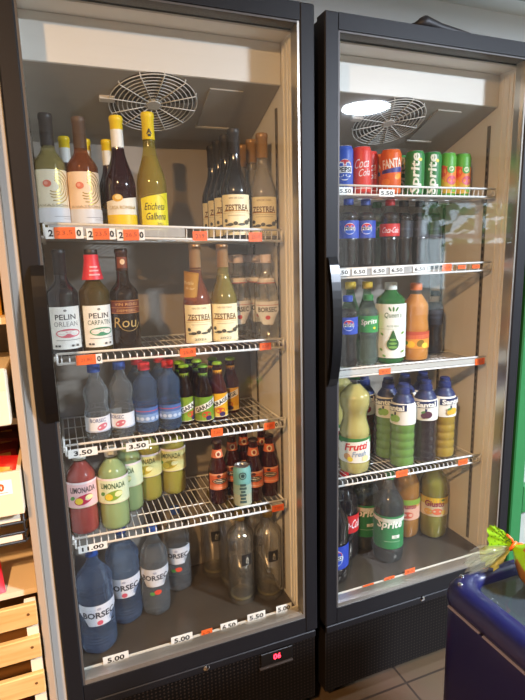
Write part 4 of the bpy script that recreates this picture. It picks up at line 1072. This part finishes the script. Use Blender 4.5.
for px, py, lb in ((338,602.5,'orange floor sticker nearest the right fridge\'s handle side'),(368.5,587,'orange floor sticker below the big green-label sodas'),(389.5,579.5,'orange floor sticker second from the right'),(410,571.5,'rightmost orange floor sticker in the right fridge')):
    price(px,py,Y1,'9,5','o',lb,.040,.020,'orange stickers along the right fridge floor')

# ------------------------------------------------------------------ chest freezer, right foreground
def rrect(x0, x1, y0, y1, r, z, n=6):
    o = []
    for cx, cy, a0 in ((x1-r,y1-r,0),(x0+r,y1-r,PI/2),(x0+r,y0+r,PI),(x1-r,y0+r,1.5*PI)):
        for i in range(n+1): a = a0+PI/2*i/n; o.append((cx+r*math.cos(a), cy+r*math.sin(a), z))
    return o
def loft(b, rings, mt, close0=False, close1=False):
    n = len(rings[0]); v = [p for r in rings for p in r]; f = []
    for j in range(len(rings)-1):
        for i in range(n): k = (i+1)%n; f.append((j*n+i, j*n+k, j*n+n+k, j*n+n+i))
    if close0: f.append(tuple(reversed(range(n))))
    if close1: f.append(tuple((len(rings)-1)*n+i for i in range(n)))
    b.add(v, f, mt, True)
navy = mat('navy_enamel','0d1145',rough=.35,coat=.1)
FX0, FX1, FY0, FY1 = -.081, .62, -1.75, -.592
fz = thing('chest_freezer', 'dark blue chest freezer with glass lid in the right foreground', 'freezer', (0,0,0))
b = MB(); loft(b, [rrect(FX0+.002,FX1-.002,FY0+.002,FY1-.002,.04,.06), rrect(FX0+.002,FX1-.002,FY0+.002,FY1-.002,.04,.838)], navy, True)
loft(b, [rrect(FX0+.05,FX1-.05,FY0+.05,FY1-.03,.03,.838), rrect(FX0+.06,FX1-.06,FY0+.06,FY1-.04,.03,.30)], mat('freezer_inside','6f8490',rough=.5), False, True)
for p in (('x',),): pass
b.build('body', fz)
b = MB(); rr = lambda i, o, z, r: rrect(FX0+i,FX1-i,FY0+i,FY1-o,r,z)
loft(b, [rr(.05,.030,.838,.03), rr(.002,.002,.840,.04), rr(-.001,-.001,.850,.042), rr(.002,.002,.862,.04), rr(.010,.008,.871,.036), rr(.022,.014,.874,.032), rr(.040,.022,.872,.03), rr(.048,.028,.866,.03), rr(.050,.030,.850,.03), rr(.05,.030,.838,.03)], navy); b.build('rim', fz)
b = MB(); b.box(FX0+.05,FX1-.05,FY0+.05,FY1-.030,.852,.857, clear('freezer_glass','8fa4a8',ior=1.45,haze=.10,hazecol='9ab0c0')); b.build('glass_lid', fz)
b = MB()
for y0, y1 in ((-.690,-.622),(-.80,-.697),(-1.7,-.81)): b.box(FX0-.0022,FX0+.002,y0,y1,.8400,.8420,mat('pale_trim','6a6a84',rough=.5))
b.build('trim_strip', fz)
b = MB()
for x, y in ((FX0+.022,FY1-.030),(FX0+.040,FY1-.014)): b.lathe([(.004,.870),(.004,.8755),(.002,.877),(0,.877)], chrome, 12, (x,y,0))
b.build('rim_screws', fz)
for x, y in ((0,-.7),(.5,-.7),(0,-1.65),(.5,-1.65)):
    b = MB(); b.lathe([(0,0),(.022,0),(.022,.05),(.03,.062),(0,.062)], ink, 16, (x,y,0)); b.build('foot', fz)
def lump(name, label, cat, x, y, z, rx, ry, rz, mt, seed, group=None):
    rnd = random.Random(seed); t = MB(); v = []; f = []; n, m_ = 14, 8
    for j in range(m_+1):
        th = PI*j/m_
        for i in range(n):
            ph = 2*PI*i/n; k = 1+rnd.uniform(-.12,.12)*(0 < j < m_); v.append((rx*k*math.sin(th)*math.cos(ph), ry*k*math.sin(th)*math.sin(ph), rz+rz*k*math.cos(th)))
    for j in range(m_):
        for i in range(n): k = (i+1)%n; f.append((j*n+i, j*n+n+i, j*n+n+k, j*n+k))
    t.add(v, f, mt, True); o = t.build(name, None, (x,y,z)); return tag(o, label, cat, group)
# goods under the lid, resting on a stack of cartons
b = MB(); b.box(-.005,.555,-1.68,-.64,.3005,.775, mat('frozen_carton','43565e',rough=.6,noise=.15,nscale=12),.004); tag(b.build('frozen_carton'), 'dark frozen-food carton filling the chest freezer', 'carton')
lump('frozen_pack', 'small whitish frozen pack under the freezer\'s glass lid', 'frozen food', .035, -.735, .776, .028, .022, .012, P('d8d6c8'), 3)
lump('frozen_pack', 'pale frozen pack farther right under the freezer lid', 'frozen food', .16, -.76, .776, .05, .04, .016, P('aeb8bc'), 5)

# tied bag on the freezer's back rim --------------------------------
KN = Vector((.056, -.620, .914))         # the knot
bagroot = thing('tied_bag', 'green plastic bag tied with orange ribbon, ruffled clear end lying on the freezer rim', 'bag', (KN.x, KN.y, .858)); hz = KN.z-.858
lime = liquid('lime_film','86c21c',.85,'c4e870',.3); brownb = liquid('bag_content','9a6a38',.85,'c89a60',.3); cello = clear('cellophane','eef2ea',ior=1.7,haze=.07,hazecol='dfe4d4',rough=.10); pale = liquid('pale_green_film','b4bc70',.6,'dfe6b8',.25)
b = MB(); v = []; f = []; n = 24
ax = Vector((.030,-.080,-.036)); an = ax.normalized(); p1 = an.cross(Vector((0,0,1))).normalized(); p2 = an.cross(p1)
prof = [(.005,0),(.008,.06),(.020,.18),(.033,.38),(.040,.62),(.034,.84),(.016,.97),(.0,1.0)]
for r, d in prof:
    for i in range(n):
        a = 2*PI*i/n; k = 1+.08*math.sin(6*a+d*5); q = Vector((0,0,hz)) + ax*d + (p1*math.cos(a)+p2*math.sin(a))*r*k
        v.append((q.x, q.y, max(.0008, q.z)))
for j in range(len(prof)-1):
    for i in range(n): k = (i+1)%n; f.append((j*n+i, j*n+k, j*n+n+k, j*n+n+i))
b.add(v, f, lime, True); ib = b.m(brownb)
for i in range(len(b.f)):
    if i//n >= 2 and (i % n) % 8 in (0,1,2,3,4): b.mi[i] = ib
b.build('bag_body', bagroot)
b = MB(); b.tube([Vector((0,0,hz)) + (p1*math.cos(t*PI/6)+p2*math.sin(t*PI/6))*.0075 for t in range(12)], .003, orange, 6, True)
b.tube([(0,0,hz+.006),(-.004,.000,hz+.014),(-.010,.006,hz+.021)], .002, orange, 6); b.tube([(0,0,hz+.004),(.010,-.008,hz+.006),(.018,-.016,hz+.001)], .002, orange, 6); b.build('ribbon', bagroot)
def film(name, dirs, mt, seed, dots=None, wob=.004, lift=0):
    """a ruffled fan of film spreading from the knot"""
    rnd = random.Random(seed); b = MB(); v = []; f = []; nu, nv = 14, 7; A, B, C_ = [Vector(d) for d in dirs]; vd = Vector((.70,.60,-.38))
    for j in range(nv+1):
        q = j/nv
        for i in range(nu+1):
            t = i/nu; d = A*(1-t)**2 + B*2*t*(1-t) + C_*t*t
            p = d*q*(1+rnd.uniform(-.08,.08)*(j == nv)) + Vector((rnd.uniform(-1,1),rnd.uniform(-1,1),rnd.uniform(-1,1)))*.0035*q*(wob > .003) + vd*(wob*q*math.sin(t*27+seed+3*q) - lift*q) + Vector((0,0,hz))
            floor_z = .0170 if KN.y+p.y > -.625 or KN.x+p.x < -.03 else .001
            v.append((p.x, p.y, max(floor_z, p.z)))
    for j in range(nv):
        for i in range(nu): a = j*(nu+1)+i; f.append((a, a+1, a+nu+2, a+nu+1))
    b.add(v, f, mt, True)
    if dots:
        e1 = Vector((.64,-.77,0)); e2 = Vector((0,0,1))
        for j in range(2, nv):
            for i in range(1+j%2, nu, 2):
                c = Vector(v[j*(nu+1)+i]) - vd*.0022; s_ = .0011
                b.add([c+e1*s_*math.cos(k*PI/3)+e2*s_*math.sin(k*PI/3) for k in range(6)], [(0,1,2,3,4,5)], dots)
    b.build(name, bagroot)
film('dotted_ruffle', ((-.036,.018,-.006),(-.046,.026,.066),(-.004,.003,.016)), lime, 1, P('2f6a18'), .002)
film('pale_ruffle', ((-.050,.02,.002),(-.060,.024,-.036),(-.018,.012,-.044)), pale, 2, None, .007, .010)
film('clear_ruffle', ((-.052,.022,.006),(-.125,.016,-.016),(-.050,.014,-.046)), cello, 3)
film('clear_ruffle', ((-.070,.018,-.002),(-.110,.012,-.030),(-.060,.008,-.044)), cello, 6, None, .006)

# green cooler beyond the right fridge ------------------------------
gc = thing('green_cooler', 'green-framed glass-door cooler at the right edge, beyond the right fridge', 'fridge', (.746,0,0))
grn = mat('green_enamel','25693a',rough=.4); dg = mat('dark_green_side','1f3a2a',rough=.4)
b = MB(); b.box(.006,.56,.045,.60,.06,1.93,dg); b.build('cabinet', gc)
b = MB(); b.box(0,.052,0,.044,.08,1.95,grn,.004); b.box(.51,.56,0,.044,.08,1.95,grn,.004); b.box(.052,.51,0.001,.044,.51,.605,grn); b.box(.052,.51,0.001,.044,1.88,1.949,grn); b.box(.052,.51,.001,.044,.0805,.16,grn); fo = b.build('door_frame', gc)
b = MB(); b.box(.052,.51,.014,.018,.605,1.88,pane_m); b.box(.052,.51,.014,.018,.16,.51,pane_m); b.build('glass', fo)
b = MB(); b.box(.06,.50,.030,.044,.16,1.88,P('aeb4ae')); b.build('inner_panel', gc)
for x in (.05,.51):
    for y in (.09,.55):
        b = MB(); b.lathe([(0,0),(.02,0),(.02,.05),(.026,.0605),(0,.0605)], ink, 12, (x,y,0)); b.build('foot', gc)

# black cable over the right fridge's top edge -----------------------
b = MB(); pts = [at(px,py,yy) for px,py,yy in ((408,27,.06),(416,26,.03),(421,23.5,.02),(425,22,.018),(430,24,.018),(440,28,.018),(455,32,.018),(470,35.5,.018))]
pts = [p+Vector((0,0,.0)) for p in pts]
b.tube(pts, [.006,.010,.014,.016,.014,.012,.010,.006], mat('black_cable','232326',rough=.5), 8)
tag(b.build('cable'), 'black cable humped over the top edge of the right fridge', 'cable')

# ------------------------------------------------------------------ snack rack at the left edge
RX = -.738                               # inner face of the rack's side board
card = mat('cream_board','e6d3b2',rough=.7,noise=.06,nscale=4); pine = None
def wood(nt, b, N, Lk):
    tc = N('ShaderNodeTexCoord'); mp = N('ShaderNodeMapping'); mp.inputs['Scale'].default_value = (3,40,40); n = N('ShaderNodeTexNoise'); n.inputs['Scale'].default_value = 2.2; n.inputs['Detail'].default_value = 5
    cr = N('ShaderNodeValToRGB'); cr.color_ramp.elements[0].position = .3; cr.color_ramp.elements[0].color = lin('c99a58'); cr.color_ramp.elements[1].position = .7; cr.color_ramp.elements[1].color = lin('e0b878')
    Lk(tc.outputs['Object'], mp.inputs[0]); Lk(mp.outputs[0], n.inputs['Vector']); Lk(n.outputs['Fac'], cr.inputs[0]); Lk(cr.outputs[0], b.inputs['Base Color']); b.inputs['Roughness'].default_value = .6
pine = nodemat('pine', wood); bare = P('e8d8bc'); knot = P('6a4420')
rk = thing('snack_rack', 'tall white-sided snack rack standing left of the left fridge', 'shelf rack', (RX,0,0))
b = MB(); b.box(0,.0155,-.030,.40,0.0,1.95, mat('cream_edge_board','a8957f',rough=.6),.001); b.build('side_board', rk)
b = MB(); b.box(.0158,.0372,.006,.40,0.0,1.95, mat('grey_board','a8a49c',rough=.55),.001); b.build('filler_board', rk)
b = MB(); b.box(-.66,0,.395,.41,0.0,1.95, mat('back_board','b8ab98',rough=.7)); b.build('back_board', rk)
b = MB(); b.box(-.66,-.645,-.03,.395,0.0,1.95, mat('white_board','dcdcda',rough=.55)); b.build('far_side_board', rk)
for z in (.66,1.075,1.30,1.60):
    b = MB(); b.box(-.645,0,-.02 if z > 1.2 else .0,.395,z-.014,z, card); b.build('shelf_board', rk)
b = MB()                                 # black wire rim with pale price rails below the tray
for z in (.872,.846,.822,.800): b.tube([(-.645,-.035,z),(-.010,-.035,z),(-.004,-.02,z),(-.004,.38,z)], .0028, P('2a2622'), 6)
for x in (-.010,-.3,-.6): b.tube([(x,-.035,.800),(x,-.035,.872)], .0024, P('2a2622'), 6)
b.build('wire_rim', rk)
b = MB(); b.box(-.64,-.016,-.0325,-.030,.849,.869,P('eadfc8')); b.box(-.64,-.016,-.0325,-.030,.803,.819,P('eadfc8')); b.build('price_rail', rk)
b = MB(); b.box(-.644,-.006,-.02,.38,.866,.876,card); b.build('wire_shelf_board', rk)
# slatted crate under the rack's cream shelf
ck = thing('slatted_crate', 'pine crate of wide horizontal slats at the bottom left corner', 'crate', (RX-.004,-.03,0))
for z in (.626,.541,.446,.351,.256,.161,.066):
    b = MB(); b.box(-.62,0,-.020,-.006,z-.029,z+.025,pine,.002); s = b.build('slat', ck)
    k = MB()
    k.R = None; 
    for u in (-.018,-.34): k.ell(u,z+.002,.0035,.0035,knot,10)
    for i, p in enumerate(k.v): k.v[i] = (p[0],p[1]-.0202,p[2])
    k.build('nail', s)
for x0, x1 in ((-.026,-.002),(-.62,-.596)):
    b = MB(); b.box(x0,x1,-.006,.012,.0,.648,bare); b.build('post', ck)
b = MB(); b.box(-.60,-.03,.33,.345,.02,.60,P('8a6034')); b.build('back_panel', ck)
def packet(x, y, z, w, h, d, base, deco, label, rx=0, rz=0, group=None, seed=1):
    """a sealed snack bag: puffed in the middle, flat crimped ends"""
    t = MB(); nu, nv = 10, 10; v = []; f = []; rnd = random.Random(seed)
    for sgn in (-1, 1):
        for j in range(nv+1):
            for i in range(nu+1):
                p, q = i/nu, j/nv; puff = (math.sin(PI*p)**.5)*(math.sin(PI*q)**.6)
                v.append(((p-.5)*w, sgn*d/2*puff*(1+rnd.uniform(-.12,.12))-0, q*h))
    for s in (0, 1):
        o = s*(nu+1)*(nv+1)
        for j in range(nv):
            for i in range(nu):
                a = o+j*(nu+1)+i; qd = (a, a+1, a+nu+2, a+nu+1); f.append(qd if s == 0 else tuple(reversed(qd)))
    t.add(v, f, P(base), True)
    for i in range(len(f)):
        j = (i % (nu*nv))//nu; u = i % nu
        if 3 <= j <= 6 and 1 <= u <= 8: t.mi[i] = t.m(P(deco[0]))
        if 4 <= j <= 5 and 3 <= u <= 6 and len(deco) > 1: t.mi[i] = t.m(P(deco[1]))
    o = t.build('snack_packet', None, (x,y,z)); o.rotation_euler = (rx, 0, rz)
    return tag(o, label, 'snack packet', group)
# tray of red snack packets
ty = thing('snack_tray', 'cream tray of red snack packets with a white and orange price card', 'tray', (RX,0,.877))
b = MB(); b.box(-.62,-.004,-.060,-.050,0,.098,card,.001); b.build('front_board', ty)
b = MB(); b.box(-.012,-.004,-.050,.34,0,.098,card); b.build('side_board', ty)
b = MB(); b.box(-.62,-.012,-.050,.34,0,.008,card); b.build('bottom_board', ty)
b = MB(); b.box(-.074,-.022,-.0612,-.0602,.050,.082,white); b.v = [(x,y,z) for x,y,z in b.v]
tx = MB(); tx.text('90',0,0,.018,P('f0602c'),bold=.05); tx.rect(-.018,.018,-.0125,-.0115,P('f0602c')); b.add([(x-.048,y-.0613,z+.067) for x,y,z in tx.v], tx.f, P('f0602c')); b.build('price_card', ty)
gp = 'packets in the snack tray'
for i, (x, y, z, c, dc, rx, rz, lb) in enumerate((
    (-.052,-.012,.0,'d8c488',('c8202c','e8d8b0'),-.35,.3,'cream and red packet at the front right corner of the tray'),
    (-.125,-.015,.0,'c8202c',('e0b850','f0e0b0'),-.3,-.25,'red packet with yellow middle at the tray front, second from the right'),
    (-.048,.045,.018,'c41c22',('d83030','e8c860'),-.5,-.35,'bright red packet just behind the cream front one'),
    (-.115,.055,.016,'d8b048',('b81c20','e8d8a0'),-.5,.4,'yellow packet in the middle of the tray'),
    (-.046,.105,.030,'6a1a18',('a83028','d8b060'),-.55,.25,'maroon packet with paler middle, third back along the tray\'s right side'),
    (-.115,.120,.030,'b02020',('e8dcc0','8a1818'),-.5,-.3,'red and white packet farther back in the tray'),
    (-.050,.165,.040,'4a1c18',('7a2c24','b88a58'),-.55,-.2,'dark brown-red packet near the back of the tray'),
    (-.050,.225,.050,'7a2420',('5a1814','c89c60'),-.5,.2,'dull red packet at the very back of the tray'))):
    packet(RX+x, y, .8855+z, .066, .070, .034, c, dc, lb, rx, rz, gp, i)
b = MB(); b.prism([(-.045,.8852),(.335,.8852),(.335,.938),(.02,.889)], RX-.60, RX-.014, mat('kraft_card','9a7a50',rough=.8)); tag(b.build('card_insert'), 'brown sloping card insert under the packets in the snack tray', 'card insert')
# carton above the tray
b = MB(); ct = thing('snack_carton', 'plain cream carton on the rack above the red packets', 'carton', (RX-.010,0,1.0765))
b.box(-.40,0,-.056,.20,0,.115,mat('carton_cream','e2d6bc',rough=.7,noise=.04,nscale=6),.002); b.build('carton_body', ct)
b = MB(); b.box(-.40,-.001,-.057,-.050,.075,.122,P('e6d8b8'),.001); b.build('front_flap', ct)
gp = 'yellow packets above the carton'
for i, (x, y, c, lb) in enumerate(((-.06,.03,'c8962c','golden packet at the front of the rack shelf above the carton'),(-.06,.10,'8a6a34','brownish packet behind the golden one'),(-.16,.05,'d8a83c','yellow packet left of the golden one'))):
    packet(RX+x, y, 1.3005, .10, .17, .05, c, ('7a5a24','e8d080'), lb, 0, .1*i, gp, 20+i)
for i, (x, y, c, lb) in enumerate(((-.06,.02,'d0ac74','tan packet on the rack\'s top shelf'),(-.06,.09,'b89058','brown packet behind the tan one on the top shelf'))):
    packet(RX+x, y, 1.6005, .10, .18, .05, c, ('c09858',), lb, 0, .1*i, 'packets on the rack\'s top shelf', 30+i)
packet(RX-.122, -.005, .661, .11, .09, .03, 'c8202c', ('b01820','d83030'), 'red packet lying on the cream shelf above the slatted crate', -.9, .2, None, 40)
lump('red_fruit_bag', 'red and yellow snack bag inside the slatted crate', 'snack packet', RX-.12, .08, .0, .08, .06, .19, P('c8402c'), 9)

# ------------------------------------------------------------------ render look
vs = scene.view_settings; scene.display_settings.display_device = 'sRGB'
vs.view_transform = 'Standard'; vs.look = 'None'; vs.gamma = 1; vs.use_curve_mapping = False; vs.exposure = EXPOSURE
cy = scene.cycles; cy.transparent_max_bounces = 40; cy.max_bounces = 14; cy.diffuse_bounces = 4; cy.glossy_bounces = 4; cy.transmission_bounces = 12
cy.sample_clamp_indirect = 4; cy.caustics_reflective = False; cy.caustics_refractive = False; cy.use_denoising = True
